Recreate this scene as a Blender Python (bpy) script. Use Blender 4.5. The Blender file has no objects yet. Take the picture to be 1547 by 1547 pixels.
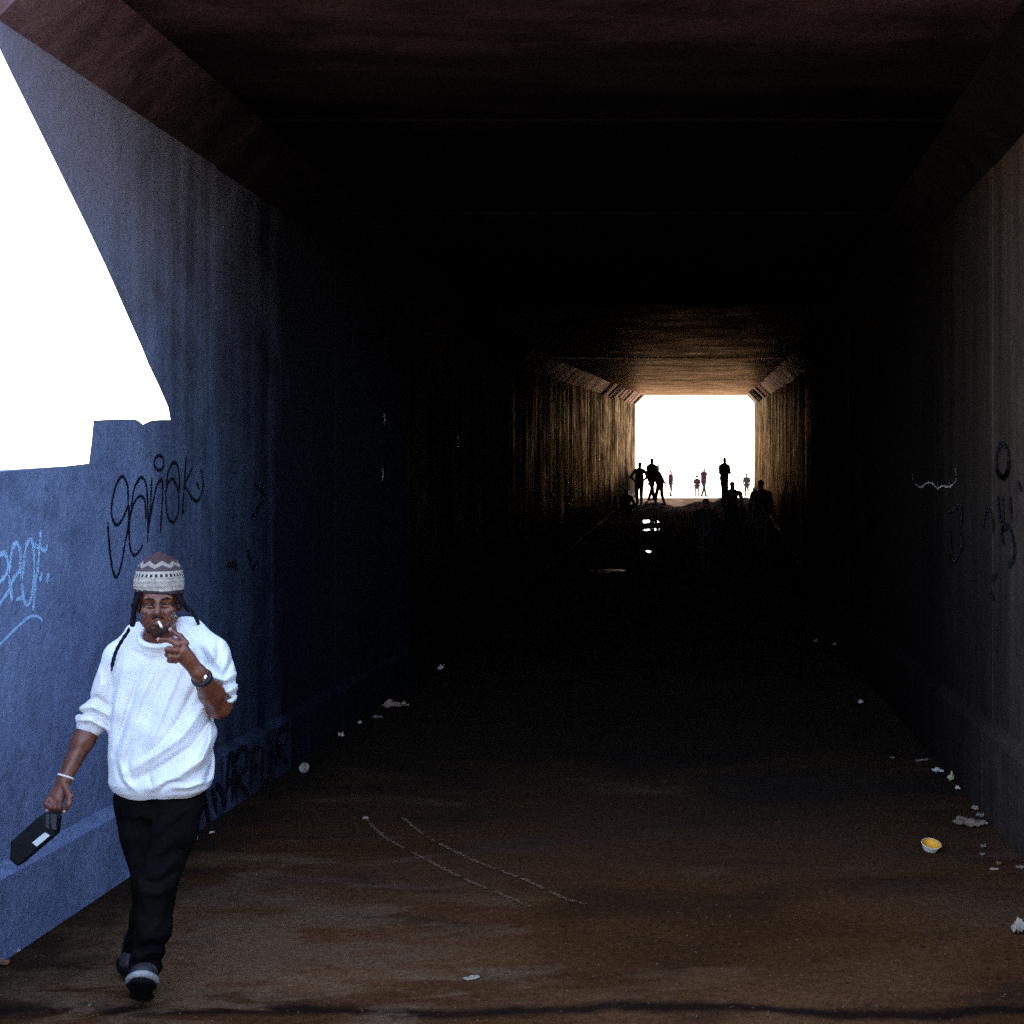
import bpy, bmesh, math, random
import numpy as np
from mathutils import Vector, Matrix, noise as mnoise

# ------------------------------------------------------------------ camera, sky, sun, exposure
scene = bpy.context.scene
COL = scene.collection
CAM_H, F, VPX, VPY = 2.04, 1800.0, 1060.0, 745.0      # eye height, focal length and vanishing point in photo pixels
cam_d = bpy.data.cameras.new('camera')
cam = bpy.data.objects.new('camera', cam_d); COL.objects.link(cam)
cam.location = (0, 0, CAM_H); cam.rotation_euler = (math.radians(90), 0, 0)
cam_d.sensor_width = 36; cam_d.lens = 36 * F / 1547
cam_d.shift_x = -(VPX - 773.5) / 1547
cam_d.shift_y = -(773.5 - VPY) / 1547
cam_d.clip_start = 0.05; cam_d.clip_end = 6000
scene.camera = cam

SUN_EL, SUN_AZ = math.radians(45), math.radians(24)   # sun ahead of the camera, to the right, behind the overpass
world = bpy.data.worlds.new('World'); scene.world = world; world.use_nodes = True
wn = world.node_tree
bg = wn.nodes['Background']
sky = wn.nodes.new('ShaderNodeTexSky'); sky.sky_type = 'NISHITA'; sky.sun_disc = False
sky.sun_elevation = SUN_EL; sky.sun_rotation = SUN_AZ
sky.air_density = 1.0; sky.dust_density = 1.5; sky.ozone_density = 1.0
wn.links.new(sky.outputs[0], bg.inputs[0]); bg.inputs[1].default_value = 0.15
sun_d = bpy.data.lights.new('sun', 'SUN'); sun_d.energy = 4.0; sun_d.angle = math.radians(0.5); sun_d.color = (1.0, 0.93, 0.82)
sun = bpy.data.objects.new('sun', sun_d); COL.objects.link(sun)
sv = Vector((math.sin(SUN_AZ) * math.cos(SUN_EL), math.cos(SUN_AZ) * math.cos(SUN_EL), math.sin(SUN_EL)))
sun.rotation_euler = sv.to_track_quat('Z', 'Y').to_euler(); sun.location = (20, 40, 40)
vs = scene.view_settings
vs.view_transform = 'Standard'; vs.look = 'None'; vs.gamma = 1.0; vs.use_curve_mapping = False
vs.exposure = 3.22
scene.render.engine = 'CYCLES'
scene.cycles.use_denoising = False
scene.cycles.max_bounces = 10; scene.cycles.diffuse_bounces = 6
scene.cycles.sample_clamp_indirect = 2.0

# ------------------------------------------------------------------ helpers
R = random.Random(7)
def P(u, v, Y):
    """the point that stands at depth Y on the line of sight through photo pixel u, v"""
    return np.array(((u - VPX) / F * Y, Y, CAM_H - (v - VPY) / F * Y))
def rise(y):
    t = (y - 20) / 2.0
    s = t if t > 30 else math.log1p(math.exp(t))
    return 0.057 * 2.0 * s if y < 50.5 else 1.74 + min(1, (y - 50.5) / 3) * 0.08
def xoff(y): return 0.34 * max(0.0, (min(y, 52) - 20) / 30)
XL, XR, ZH, ZC, HS = -3.10, 1.856, 4.11, 4.42, 0.31

def tag(o, label=None, cat=None, group=None, kind=None):
    if label: o['label'] = label
    if cat: o['category'] = cat
    if group: o['group'] = group
    if kind: o['kind'] = kind
    return o
def empty(name, loc=(0, 0, 0)):
    o = bpy.data.objects.new(name, None); COL.objects.link(o); o.location = loc; o.empty_display_size = 0.1
    return o
def link(name, me, mats, parent=None, smooth=False):
    o = bpy.data.objects.new(name, me); COL.objects.link(o)
    if not isinstance(mats, (list, tuple)): mats = [mats]
    for m in mats: me.materials.append(m)
    if smooth: me.polygons.foreach_set('use_smooth', [True] * len(me.polygons))
    if parent is not None: o.parent = parent
    return o
def mesh(name, verts, faces, mats, parent=None, smooth=False, origin=None):
    verts = np.asarray(verts, float)
    org = np.zeros(3)
    if origin is not None: org = np.asarray(origin, float); verts = verts - org
    me = bpy.data.meshes.new(name); me.from_pydata(verts.tolist(), [], [list(f) for f in faces]); me.update()
    o = link(name, me, mats, parent, smooth)
    if parent is not None: o.location = org - np.array(parent.matrix_world.translation if False else root_loc(parent))
    else: o.location = org
    return o
def root_loc(o):
    p = np.zeros(3)
    while o is not None:
        p += np.array(o.location); o = o.parent
    return p
def fix_normals(o):
    bm = bmesh.new(); bm.from_mesh(o.data); bmesh.ops.recalc_face_normals(bm, faces=bm.faces); bm.to_mesh(o.data); bm.free()
    return o

# ------------------------------------------------------------------ materials
def new_mat(name):
    m = bpy.data.materials.new(name); m.use_nodes = True
    nt = m.node_tree; b = nt.nodes['Principled BSDF']
    return m, nt, b
def nd(nt, t, **kw):
    n = nt.nodes.new(t)
    for k, v in kw.items():
        if k in n.inputs.keys(): n.inputs[k].default_value = v
        else: setattr(n, k, v)
    return n
def pos(nt, scale=(1, 1, 1), world_space=True):
    g = nt.nodes.new('ShaderNodeNewGeometry') if world_space else nt.nodes.new('ShaderNodeTexCoord')
    out = g.outputs['Position'] if world_space else g.outputs['Object']
    mp = nt.nodes.new('ShaderNodeMapping'); mp.inputs['Scale'].default_value = scale
    nt.links.new(out, mp.inputs['Vector'])
    return mp.outputs[0]
def noise(nt, vec, scale, detail=6, rough=0.6, dist=0.0):
    n = nd(nt, 'ShaderNodeTexNoise'); n.inputs['Scale'].default_value = scale
    n.inputs['Detail'].default_value = detail; n.inputs['Roughness'].default_value = rough; n.inputs['Distortion'].default_value = dist
    nt.links.new(vec, n.inputs['Vector']); return n.outputs['Fac']
def ramp(nt, fac, stops):
    r = nt.nodes.new('ShaderNodeValToRGB'); e = r.color_ramp.elements
    while len(e) < len(stops): e.new(0.5)
    for el, (p, c) in zip(e, stops):
        el.position = p; el.color = (c, c, c, 1) if isinstance(c, (int, float)) else (*c, 1)
    nt.links.new(fac, r.inputs[0]); return r.outputs[0]
def mix(nt, fac, a, b, mode='MIX'):
    m = nt.nodes.new('ShaderNodeMix'); m.data_type = 'RGBA'; m.blend_type = mode
    for sock, v in ((m.inputs[0], fac), (m.inputs[6], a), (m.inputs[7], b)):
        if isinstance(v, (int, float)): sock.default_value = v
        elif isinstance(v, tuple): sock.default_value = (*v, 1)
        else: nt.links.new(v, sock)
    return m.outputs[2]
def math_n(nt, op, a, b=None):
    m = nt.nodes.new('ShaderNodeMath'); m.operation = op
    for s, v in zip(m.inputs, (a, b)):
        if v is None: continue
        if isinstance(v, (int, float)): s.default_value = v
        else: nt.links.new(v, s)
    return m.outputs[0]
def bump(nt, b, h, strength, dist=0.01):
    n = nt.nodes.new('ShaderNodeBump'); n.inputs['Strength'].default_value = strength; n.inputs['Distance'].default_value = dist
    nt.links.new(h, n.inputs['Height']); nt.links.new(n.outputs[0], b.inputs['Normal'])

def concrete(name, base, dark, light, streak=(0.03, 0.02, 0.015), streak_amt=0.6, rough=0.85, spec=0.25, stretch=(3, 3, 0.18), wet=None, fade=None, grime=None, inner_shade=None, grime_top=0.26):
    m, nt, b = new_mat(name)
    p1 = pos(nt)
    blot = noise(nt, p1, 0.9, 8, 0.62, 0.3)
    c = ramp(nt, blot, [(0.28, dark), (0.5, base), (0.74, light)])
    st = noise(nt, pos(nt, stretch), 1.6, 7, 0.62, 0.25)
    smask = ramp(nt, st, [(0.44, 0.0), (0.62, 1.0)])
    c = mix(nt, math_n(nt, 'MULTIPLY', smask, streak_amt), c, streak)
    fine = noise(nt, p1, 28, 6, 0.7)
    mid = noise(nt, p1, 3.7, 7, 0.68, 0.6)
    c = mix(nt, 0.55, c, ramp(nt, mid, [(0.36, 0.62), (0.5, 1.0), (0.66, 1.22)]), 'MULTIPLY')
    c = mix(nt, 0.5, c, ramp(nt, fine, [(0.3, 0.45), (0.7, 1.0)]), 'MULTIPLY')
    pit = noise(nt, p1, 9, 4, 0.6)
    c = mix(nt, ramp(nt, pit, [(0.66, 0.0), (0.72, 0.55)]), c, tuple(x * 0.45 for x in dark))
    if grime:                                 # splash grime along the foot of the wall, ragged at its top
        sg = nt.nodes.new('ShaderNodeSeparateXYZ'); nt.links.new(p1, sg.inputs[0])
        up = math_n(nt, 'SUBTRACT', sg.outputs[2], math_n(nt, 'MAXIMUM', math_n(nt, 'MULTIPLY', math_n(nt, 'SUBTRACT', sg.outputs[1], 20.0), 0.057), 0.0))
        up = math_n(nt, 'ADD', up, math_n(nt, 'MULTIPLY', math_n(nt, 'SUBTRACT', st, 0.5), 1.6))
        gm = ramp(nt, math_n(nt, 'MULTIPLY', up, 0.25), [(grime_top, 1.0), (grime_top + 0.14, 0.0)])
        c = mix(nt, math_n(nt, 'MULTIPLY', gm, 0.85), c, grime)
    if fade:                                  # paint worn off towards the top of the wall
        sp = nt.nodes.new('ShaderNodeSeparateXYZ'); nt.links.new(p1, sp.inputs[0])
        hz = math_n(nt, 'ADD', sp.outputs[2], math_n(nt, 'MULTIPLY', math_n(nt, 'SUBTRACT', blot, 0.5), 2.0))
        c = mix(nt, ramp(nt, math_n(nt, 'MULTIPLY', hz, 0.2), [(0.5, 0.0), (0.72, 0.85)]), c, fade)
    if inner_shade:                                  # tunnel shade painted into the colour, deepening raggedly over the given depth range
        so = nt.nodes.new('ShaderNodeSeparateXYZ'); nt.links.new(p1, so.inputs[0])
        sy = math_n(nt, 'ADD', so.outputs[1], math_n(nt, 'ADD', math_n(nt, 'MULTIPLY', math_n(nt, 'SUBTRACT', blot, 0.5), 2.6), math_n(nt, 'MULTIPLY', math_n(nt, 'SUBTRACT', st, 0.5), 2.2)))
        sm = math_n(nt, 'DIVIDE', math_n(nt, 'SUBTRACT', sy, inner_shade[0]), inner_shade[1] - inner_shade[0])
        c = mix(nt, ramp(nt, sm, [(0.0, 0.0), (0.5, 0.74), (1.0, 0.97)]), c, inner_shade[2])
    c = mix(nt, 1.0, c, (0.87, 0.87, 0.87), 'MULTIPLY')
    nt.links.new(c, b.inputs['Base Color'])
    b.inputs['Roughness'].default_value = rough; b.inputs['Specular IOR Level'].default_value = spec
    if wet:                                   # glossy seepage streaks between dull ones
        st2 = noise(nt, pos(nt, wet['stretch']), 2.3, 6, 0.6, 0.2)
        gl = nt.nodes.new('ShaderNodeBsdfGlossy'); gl.inputs['Roughness'].default_value = wet['rough']
        patch = mix(nt, 1.0, ramp(nt, blot, [(0.36, wet.get('low', 0.15)), (0.60, 1.0)]), ramp(nt, mid, [(0.38, wet.get('low', 0.25)), (0.58, 1.0)]), 'MULTIPLY')
        spy = nt.nodes.new('ShaderNodeSeparateXYZ'); nt.links.new(p1, spy.inputs[0])     # seepage starts raggedly and grows towards the far mouth
        grow = ramp(nt, math_n(nt, 'MULTIPLY', math_n(nt, 'ADD', spy.outputs[1], math_n(nt, 'MULTIPLY', math_n(nt, 'SUBTRACT', st2, 0.5), 12.0)), 0.02), [(wet['y'][0] / 50, 0.0), (wet['y'][1] / 50, 1.0)])
        patch = mix(nt, 1.0, patch, grow, 'MULTIPLY')
        if grime: patch = mix(nt, math_n(nt, 'MULTIPLY', gm, 0.92), patch, (0.0, 0.0, 0.0))
        gc = mix(nt, 1.0, mix(nt, 1.0, ramp(nt, st2, wet.get('st', [(0.40, 0.06), (0.5, 0.3), (0.62, 1.0)])), patch, 'MULTIPLY'), wet['tint'], 'MULTIPLY')
        nt.links.new(gc, gl.inputs['Color'])
        ad = nt.nodes.new('ShaderNodeAddShader'); nt.links.new(b.outputs[0], ad.inputs[0]); nt.links.new(gl.outputs[0], ad.inputs[1])
        nt.links.new(ad.outputs[0], nt.nodes['Material Output'].inputs['Surface'])
    bump(nt, b, math_n(nt, 'ADD', fine, math_n(nt, 'MULTIPLY', pit, 1.5)), 0.55 if not wet else 0.25, 0.012)
    return m
M = {}
WETW = dict(stretch=(2.2, 2.2, 0.16), rough=0.42, y=(20, 40), tint=(0.22, 0.14, 0.085))
WETC = dict(low=0.6, st=[(0.32, 0.30), (0.5, 0.5), (0.68, 0.85)], stretch=(0.6, 0.9, 1), rough=0.42, y=(13, 27), tint=(0.85, 0.54, 0.34))
M['blue_wall'] = concrete('blue_painted_concrete', (0.21, 0.25, 0.40), (0.175, 0.21, 0.35), (0.25, 0.29, 0.44), (0.16, 0.175, 0.29), 0.3, 0.9, 0.0, fade=(0.18, 0.155, 0.20), inner_shade=(6.2, 8.9, (0.006, 0.006, 0.010)))  # blue paint, with the shade inside the mouth painted over it
dark_l = ((0.03, 0.02, 0.015), (0.011, 0.008, 0.007), (0.08, 0.05, 0.032), (0.008, 0.006, 0.006), 0.85, 0.9, 0.0, (2.2, 2.2, 0.16))  # left inner wall tone darkened to carry the tunnel's shade
dark_r = ((0.015, 0.010, 0.008), (0.008, 0.006, 0.005), (0.05, 0.03, 0.02), (0.006, 0.007, 0.006), 0.7, 0.9, 0.0, (4, 4, 0.12))  # right inner wall, its shade likewise put into the base colour
M['ceiling_mouth'] = concrete('brown_ceiling_concrete', (0.085, 0.046, 0.045), (0.05, 0.028, 0.029), (0.125, 0.075, 0.063), (0.03, 0.018, 0.018), 0.5, 0.9, 0.0, (0.4, 1.6, 1), inner_shade=(5.2, 7.6, (0.005, 0.004, 0.0045)))  # lit copy of the ceiling concrete, fading into painted shade
M['haunch_mouth'] = concrete('rosy_haunch_concrete', (0.18, 0.10, 0.11), (0.11, 0.062, 0.07), (0.25, 0.15, 0.145), (0.08, 0.045, 0.05), 0.4, 0.9, 0.0, (1, 2.0, 1), inner_shade=(5.6, 7.8, (0.007, 0.005, 0.006)))  # lit copy of the haunch concrete for the left of the mouth
M['tunnel_wall'] = concrete('shaded_concrete', *dark_l, grime=(0.01, 0.008, 0.008))
M['tunnel_wall_wet'] = concrete('seeping_concrete', *dark_l, wet=WETW, grime=(0.01, 0.008, 0.008))
M['tunnel_wall_right'] = concrete('shaded_concrete_grey', *dark_r, grime=(0.01, 0.008, 0.008), grime_top=0.16)
M['tunnel_wall_right_wet'] = concrete('seeping_concrete_grey', *dark_r, wet=dict(WETW, tint=(0.33, 0.20, 0.12)), grime=(0.01, 0.008, 0.008), grime_top=0.16)
M['wall_mouth'] = concrete('dull_brown_concrete', (0.12, 0.078, 0.060), (0.08, 0.053, 0.043), (0.165, 0.11, 0.082), (0.06, 0.04, 0.033), 0.25, 0.9, 0.0, inner_shade=(6.0, 9.6, (0.008, 0.006, 0.006)))  # lit copy of the right wall, daylight at the mouth painted in
ceil_c = ((0.014, 0.009, 0.008), (0.008, 0.005, 0.005), (0.026, 0.016, 0.012), (0.005, 0.004, 0.004), 0.7, 0.9, 0.0, (0.25, 2.2, 1))  # ceiling tone lowered so the colour holds the shade inside
M['ceiling'] = concrete('shaded_stained_ceiling', *ceil_c)
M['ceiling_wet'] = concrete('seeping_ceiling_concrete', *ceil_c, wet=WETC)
M['haunch'] = concrete('shaded_haunch_concrete', (0.016, 0.011, 0.011), (0.010, 0.007, 0.007), (0.026, 0.017, 0.016), (0.007, 0.005, 0.005), 0.5, 0.9, 0.0, (1, 2.0, 1))  # shaded copy of the haunch concrete, darkness painted in
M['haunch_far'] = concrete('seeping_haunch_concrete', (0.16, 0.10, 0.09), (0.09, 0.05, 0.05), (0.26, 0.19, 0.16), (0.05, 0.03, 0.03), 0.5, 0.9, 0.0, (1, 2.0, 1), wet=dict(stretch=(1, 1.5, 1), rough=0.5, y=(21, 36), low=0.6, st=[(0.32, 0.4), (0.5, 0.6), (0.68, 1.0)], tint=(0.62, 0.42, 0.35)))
M['spall'] = concrete('broken_pale_concrete', (0.34, 0.27, 0.2), (0.2, 0.14, 0.1), (0.5, 0.42, 0.32), (0.12, 0.08, 0.06), 0.4, 0.95, 0.1)
M['ground'] = concrete('dusty_ground', (0.36, 0.30, 0.22), (0.27, 0.22, 0.16), (0.42, 0.36, 0.28), (0.25, 0.2, 0.15), 0.3, 0.95, 0.1, (0.6, 0.6, 0.6))
M['outside'] = concrete('bare_concrete', (0.30, 0.28, 0.25), (0.22, 0.2, 0.18), (0.36, 0.34, 0.3), (0.15, 0.13, 0.12), 0.4, 0.9, 0.15)

def floor_mat():
    m, nt, b = new_mat('wet_dirty_concrete_floor')
    p1 = pos(nt)
    big = noise(nt, pos(nt, (0.55, 1.1, 1)), 0.9, 6, 0.58, 0.8)
    c = ramp(nt, big, [(0.36, (0.075, 0.030, 0.0115)), (0.47, (0.105, 0.041, 0.0155)), (0.58, (0.15, 0.060, 0.024)), (0.72, (0.25, 0.125, 0.06))])
    fine = noise(nt, p1, 32, 9, 0.8)
    c = mix(nt, 1.0, c, ramp(nt, fine, [(0.32, 0.4), (0.5, 0.9), (0.68, 1.4)]), 'MULTIPLY')
    red = noise(nt, p1, 14, 5, 0.7)
    c = mix(nt, ramp(nt, red, [(0.57, 0.0), (0.72, 0.5)]), c, (0.17, 0.07, 0.04))
    # pale dry film left of the walkway, dark wet film in long smears
    mp = nt.nodes.new('ShaderNodeMapping'); mp.inputs['Rotation'].default_value = (0, 0, math.radians(-28)); mp.inputs['Scale'].default_value = (0.7, 1.9, 1)
    nt.links.new(p1, mp.inputs['Vector'])
    smear = noise(nt, mp.outputs[0], 1.25, 8, 0.6, 0.5)
    c = mix(nt, ramp(nt, smear, [(0.52, 0.0), (0.64, 0.5)]), c, (0.03, 0.017, 0.011))
    dry = noise(nt, mp.outputs[0], 0.9, 8, 0.62, 0.3)
    c = mix(nt, ramp(nt, dry, [(0.56, 0.0), (0.70, 0.35)]), c, (0.27, 0.155, 0.08))
    sp0 = nt.nodes.new('ShaderNodeSeparateXYZ'); nt.links.new(p1, sp0.inputs[0])      # dark wavering line across the floor in front of the mouth
    wob = noise(nt, pos(nt, (1.2, 1.2, 1)), 1.0, 7, 0.65)
    jl = math_n(nt, 'ABSOLUTE', math_n(nt, 'SUBTRACT', math_n(nt, 'ADD', sp0.outputs[1], math_n(nt, 'MULTIPLY', math_n(nt, 'SUBTRACT', wob, 0.5), 0.35)), 4.70))
    c = mix(nt, ramp(nt, jl, [(0.02, 0.9), (0.07, 0.0)]), c, (0.012, 0.008, 0.007))
    px = math_n(nt, 'MULTIPLY', math_n(nt, 'ADD', sp0.outputs[0], 2.2), 0.75); py = math_n(nt, 'MULTIPLY', math_n(nt, 'SUBTRACT', sp0.outputs[1], 5.35), 0.75)
    pr_ = math_n(nt, 'ADD', math_n(nt, 'SQRT', math_n(nt, 'ADD', math_n(nt, 'MULTIPLY', px, px), math_n(nt, 'MULTIPLY', py, py))), math_n(nt, 'MULTIPLY', math_n(nt, 'SUBTRACT', noise(nt, mp.outputs[0], 2.6, 9, 0.62, 0.6), 0.5), 4.6))
    c = mix(nt, ramp(nt, pr_, [(0.35, 0.6), (0.85, 0.0)]), c, mix(nt, 1.0, (0.235, 0.135, 0.075), ramp(nt, fine, [(0.32, 0.4), (0.68, 1.2)]), 'MULTIPLY'))     # dry dusty patch by the left wall
    spots = nd(nt, 'ShaderNodeTexVoronoi'); spots.inputs['Scale'].default_value = 5.0
    nt.links.new(p1, spots.inputs['Vector'])
    c = mix(nt, ramp(nt, spots.outputs['Distance'], [(0.06, 0.6), (0.1, 0.0)]), c, (0.012, 0.01, 0.009))
    edge_w = math_n(nt, 'ADD', math_n(nt, 'SUBTRACT', sp0.outputs[0], -3.05), math_n(nt, 'MULTIPLY', math_n(nt, 'SUBTRACT', noise(nt, p1, 2.2, 7, 0.65), 0.5), 1.3))
    c = mix(nt, ramp(nt, edge_w, [(0.12, 0.85), (0.5, 0.0)]), c, (0.02, 0.013, 0.010))          # damp gutter along the left wall
    grit = nd(nt, 'ShaderNodeTexVoronoi'); grit.inputs['Scale'].default_value = 42.0; nt.links.new(p1, grit.inputs['Vector'])
    pick = nd(nt, 'ShaderNodeTexNoise'); pick.inputs['Scale'].default_value = 17.0; nt.links.new(p1, pick.inputs['Vector'])
    gsel = math_n(nt, 'MULTIPLY', ramp(nt, grit.outputs['Distance'], [(0.10, 1.0), (0.22, 0.0)]), ramp(nt, pick.outputs['Fac'], [(0.56, 0.0), (0.62, 0.9)]))
    c = mix(nt, gsel, c, (0.30, 0.19, 0.12))                                                     # pale grit
    c = mix(nt, 1.0, c, (0.86, 0.84, 0.82), 'MULTIPLY')
    sp = nt.nodes.new('ShaderNodeSeparateXYZ'); nt.links.new(p1, sp.inputs[0])      # tunnel shade painted into the floor, darker inwards from a ragged line
    deep_shade = math_n(nt, 'ADD', sp.outputs[1], math_n(nt, 'MULTIPLY', math_n(nt, 'SUBTRACT', big, 0.5), 9.0))
    c = mix(nt, ramp(nt, math_n(nt, 'MULTIPLY', deep_shade, 0.05), [(0.27, 0.0), (0.45, 0.92)]), c, (0.016, 0.011, 0.009))
    nt.links.new(c, b.inputs['Base Color'])
    rr = ramp(nt, smear, [(0.45, 0.85), (0.62, 0.6)])
    nt.links.new(rr, b.inputs['Roughness']); b.inputs['Specular IOR Level'].default_value = 0.0
    bump(nt, b, math_n(nt, 'ADD', fine, math_n(nt, 'MULTIPLY', red, 0.8)), 0.8, 0.012)
    return m
M['floor'] = floor_mat()
def plain(name, col, rough=0.7, spec=0.3, var=0.25, scale=30, metal=0.0, bmp=0.2, stretch=(1, 1, 1)):
    m, nt, b = new_mat(name)
    p1 = pos(nt, stretch, False)
    n = noise(nt, p1, scale, 6, 0.65)
    c = mix(nt, 1.0, col, ramp(nt, n, [(0.3, 1.0 - var), (0.7, 1.0 + var * 0.3)]), 'MULTIPLY')
    nt.links.new(c, b.inputs['Base Color'])
    b.inputs['Roughness'].default_value = rough; b.inputs['Specular IOR Level'].default_value = spec; b.inputs['Metallic'].default_value = metal
    if bmp: bump(nt, b, n, bmp, 0.004)
    return m
def spray(name, col, cover=0.3):
    m, nt, b = new_mat(name); b.inputs['Base Color'].default_value = (*col, 1); b.inputs['Roughness'].default_value = 0.8; b.inputs['Specular IOR Level'].default_value = 0.05
    n = noise(nt, pos(nt), 70, 5, 0.7); n2 = noise(nt, pos(nt), 7, 3, 0.6)
    al = ramp(nt, math_n(nt, 'ADD', math_n(nt, 'MULTIPLY', n, 0.6), math_n(nt, 'MULTIPLY', n2, 0.4)), [(cover, 0.25), (cover + 0.16, 0.95)])
    nt.links.new(al, b.inputs['Alpha']); return m
M['black_paint'] = spray('black_spray_paint', (0.010, 0.009, 0.014), 0.28)
M['pale_paint'] = spray('pale_blue_spray_paint', (0.36, 0.56, 0.80), 0.36)
M['white_paint'] = spray('white_drip_paint', (0.45, 0.38, 0.33), 0.42)
M['scrape'] = spray('chalky_scrape', (0.15, 0.085, 0.045), 0.36)
m, nt, b = new_mat('water_film'); b.inputs['Base Color'].default_value = (0.02, 0.016, 0.013, 1)
b.inputs['Roughness'].default_value = 0.06; b.inputs['IOR'].default_value = 1.33
bump(nt, b, noise(nt, pos(nt), 3.0, 3, 0.5), 0.06, 0.02); M['water'] = m
m, nt, b = new_mat('rippled_water_film'); b.inputs['Base Color'].default_value = (0.02, 0.016, 0.013, 1)
b.inputs['Roughness'].default_value = 0.1; b.inputs['IOR'].default_value = 1.33
bump(nt, b, noise(nt, pos(nt), 2.5, 2, 0.4), 0.8, 0.06); M['ripple'] = m

# ------------------------------------------------------------------ ground and floor
def strip_sheet(name, x0, x1, ys, zoff, mat, xfun=None, nx=1):
    v, f = [], []
    for y in ys:
        for i in range(nx + 1):
            x = x0 + (x1 - x0) * i / nx
            v.append((x + (xoff(y) if xfun else 0), y, rise(y) + zoff))
    n = nx + 1
    for j in range(len(ys) - 1):
        for i in range(nx):
            a = j * n + i; f.append((a, a + 1, a + 1 + n, a + n))
    return mesh(name, v, f, mat)
ys_all = [2.0 + 0.25 * i for i in range(0, 24)] + [8 + i for i in range(0, 43)] + [51, 52, 53, 54]
ground = strip_sheet('ground', -1500, 1500, [-2500, -200, -40, -12] + [8 + i * 1.0 for i in range(46)] + [80, 200, 600, 3000], -0.05, M['ground'])
tag(ground, 'sunlit dusty ground spreading around and beyond the tunnel', kind='structure')
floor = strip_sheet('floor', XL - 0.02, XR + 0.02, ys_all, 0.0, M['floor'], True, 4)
tag(floor, 'dark damp brown concrete floor running through the tunnel', kind='structure')

# ------------------------------------------------------------------ tunnel: panels, haunches, plinths
tunnel = empty('tunnel', (0, 5.15, 0))
tag(tunnel, 'long dark concrete box tunnel with chamfered ceiling corners and bright far exit', 'tunnel')
SEG = [5.15, 7.6] + [7.6 + 2.5 * i for i in range(1, 18)]      # joints down to the far mouth at 50.1 m
G = 0.008
def tr(p, y):
    return (p[0] + xoff(y), y, p[1] + rise(y))
def panel(name, prof_in, prof_out, y0, y1, mat, nrm, G=G):
    """box panel between two joints: inner edge a-b (x,z), outer edge behind it; the joint edges are chamfered back into a V groove"""
    a, b_ = prof_in; c, d = prof_out
    n = np.array(nrm) * G
    v = []
    for y, back in ((y0, 1), (y0 + G, 0), (y1 - G, 0), (y1, 1)):
        for q in (a, b_): v.append(tr((q[0] + n[0] * back, q[1] + n[1] * back), y))
    for y in (y0, y1):
        for q in (d, c): v.append(tr(q, y))
    f = [(0, 1, 3, 2), (2, 3, 5, 4), (4, 5, 7, 6), (8, 9, 11, 10), (0, 2, 4, 6, 11, 9), (1, 8, 10, 7, 5, 3), (0, 9, 8, 1), (6, 7, 10, 11)]
    return fix_normals(mesh(name, v, f, mat, tunnel))
for i in range(len(SEG) - 1):
    y0, y1 = SEG[i], SEG[i + 1]
    j = R.uniform(-0.006, 0.006)
    if i > 0:
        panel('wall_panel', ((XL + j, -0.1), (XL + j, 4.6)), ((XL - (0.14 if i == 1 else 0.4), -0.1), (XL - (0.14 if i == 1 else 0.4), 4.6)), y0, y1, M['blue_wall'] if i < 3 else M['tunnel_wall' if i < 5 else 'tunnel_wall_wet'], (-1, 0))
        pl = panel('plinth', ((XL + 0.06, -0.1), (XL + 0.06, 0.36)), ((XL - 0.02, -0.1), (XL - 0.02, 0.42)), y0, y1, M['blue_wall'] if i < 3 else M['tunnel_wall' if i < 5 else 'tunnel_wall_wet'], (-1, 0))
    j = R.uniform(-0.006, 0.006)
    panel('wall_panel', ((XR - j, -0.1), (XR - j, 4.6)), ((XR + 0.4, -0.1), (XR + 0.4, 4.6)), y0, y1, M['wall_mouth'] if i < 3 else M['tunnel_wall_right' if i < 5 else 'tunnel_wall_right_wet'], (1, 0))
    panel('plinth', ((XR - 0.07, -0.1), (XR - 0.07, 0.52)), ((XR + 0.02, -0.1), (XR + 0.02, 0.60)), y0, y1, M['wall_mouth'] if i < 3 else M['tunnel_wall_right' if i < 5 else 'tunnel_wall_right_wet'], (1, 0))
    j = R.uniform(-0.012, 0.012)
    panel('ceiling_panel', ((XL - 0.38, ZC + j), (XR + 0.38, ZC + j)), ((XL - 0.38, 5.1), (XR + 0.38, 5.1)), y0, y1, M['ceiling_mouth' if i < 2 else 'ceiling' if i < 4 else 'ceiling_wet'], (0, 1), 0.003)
def haunch(y0, y1, side, s, mat, jag=0.0):
    """corner fillet between wall and ceiling; ends can be broken"""
    x = XL if side < 0 else XR
    k = 1 if side < 0 else -1
    n = max(3, int((y1 - y0) / 0.12)) if jag else 2
    v, f = [], []
    for i in range(n):
        y = y0 + (y1 - y0) * i / (n - 1)
        q = R.uniform(-jag, jag) if jag else 0
        for p in ((x - k * 0.012, ZC - s + q), (x + k * (s + q), ZC + 0.014), (x - k * 0.012, ZC + 0.014)):
            v.append(tr(p, y))
    for i in range(n - 1):
        for e in range(3):
            f.append((3 * i + e, 3 * i + (e + 1) % 3, 3 * i + 3 + (e + 1) % 3, 3 * i + 3 + e))
    f += [(0, 1, 2), (3 * n - 3, 3 * n - 2, 3 * n - 1)]
    return fix_normals(mesh('haunch', v, f, mat, tunnel))
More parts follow.
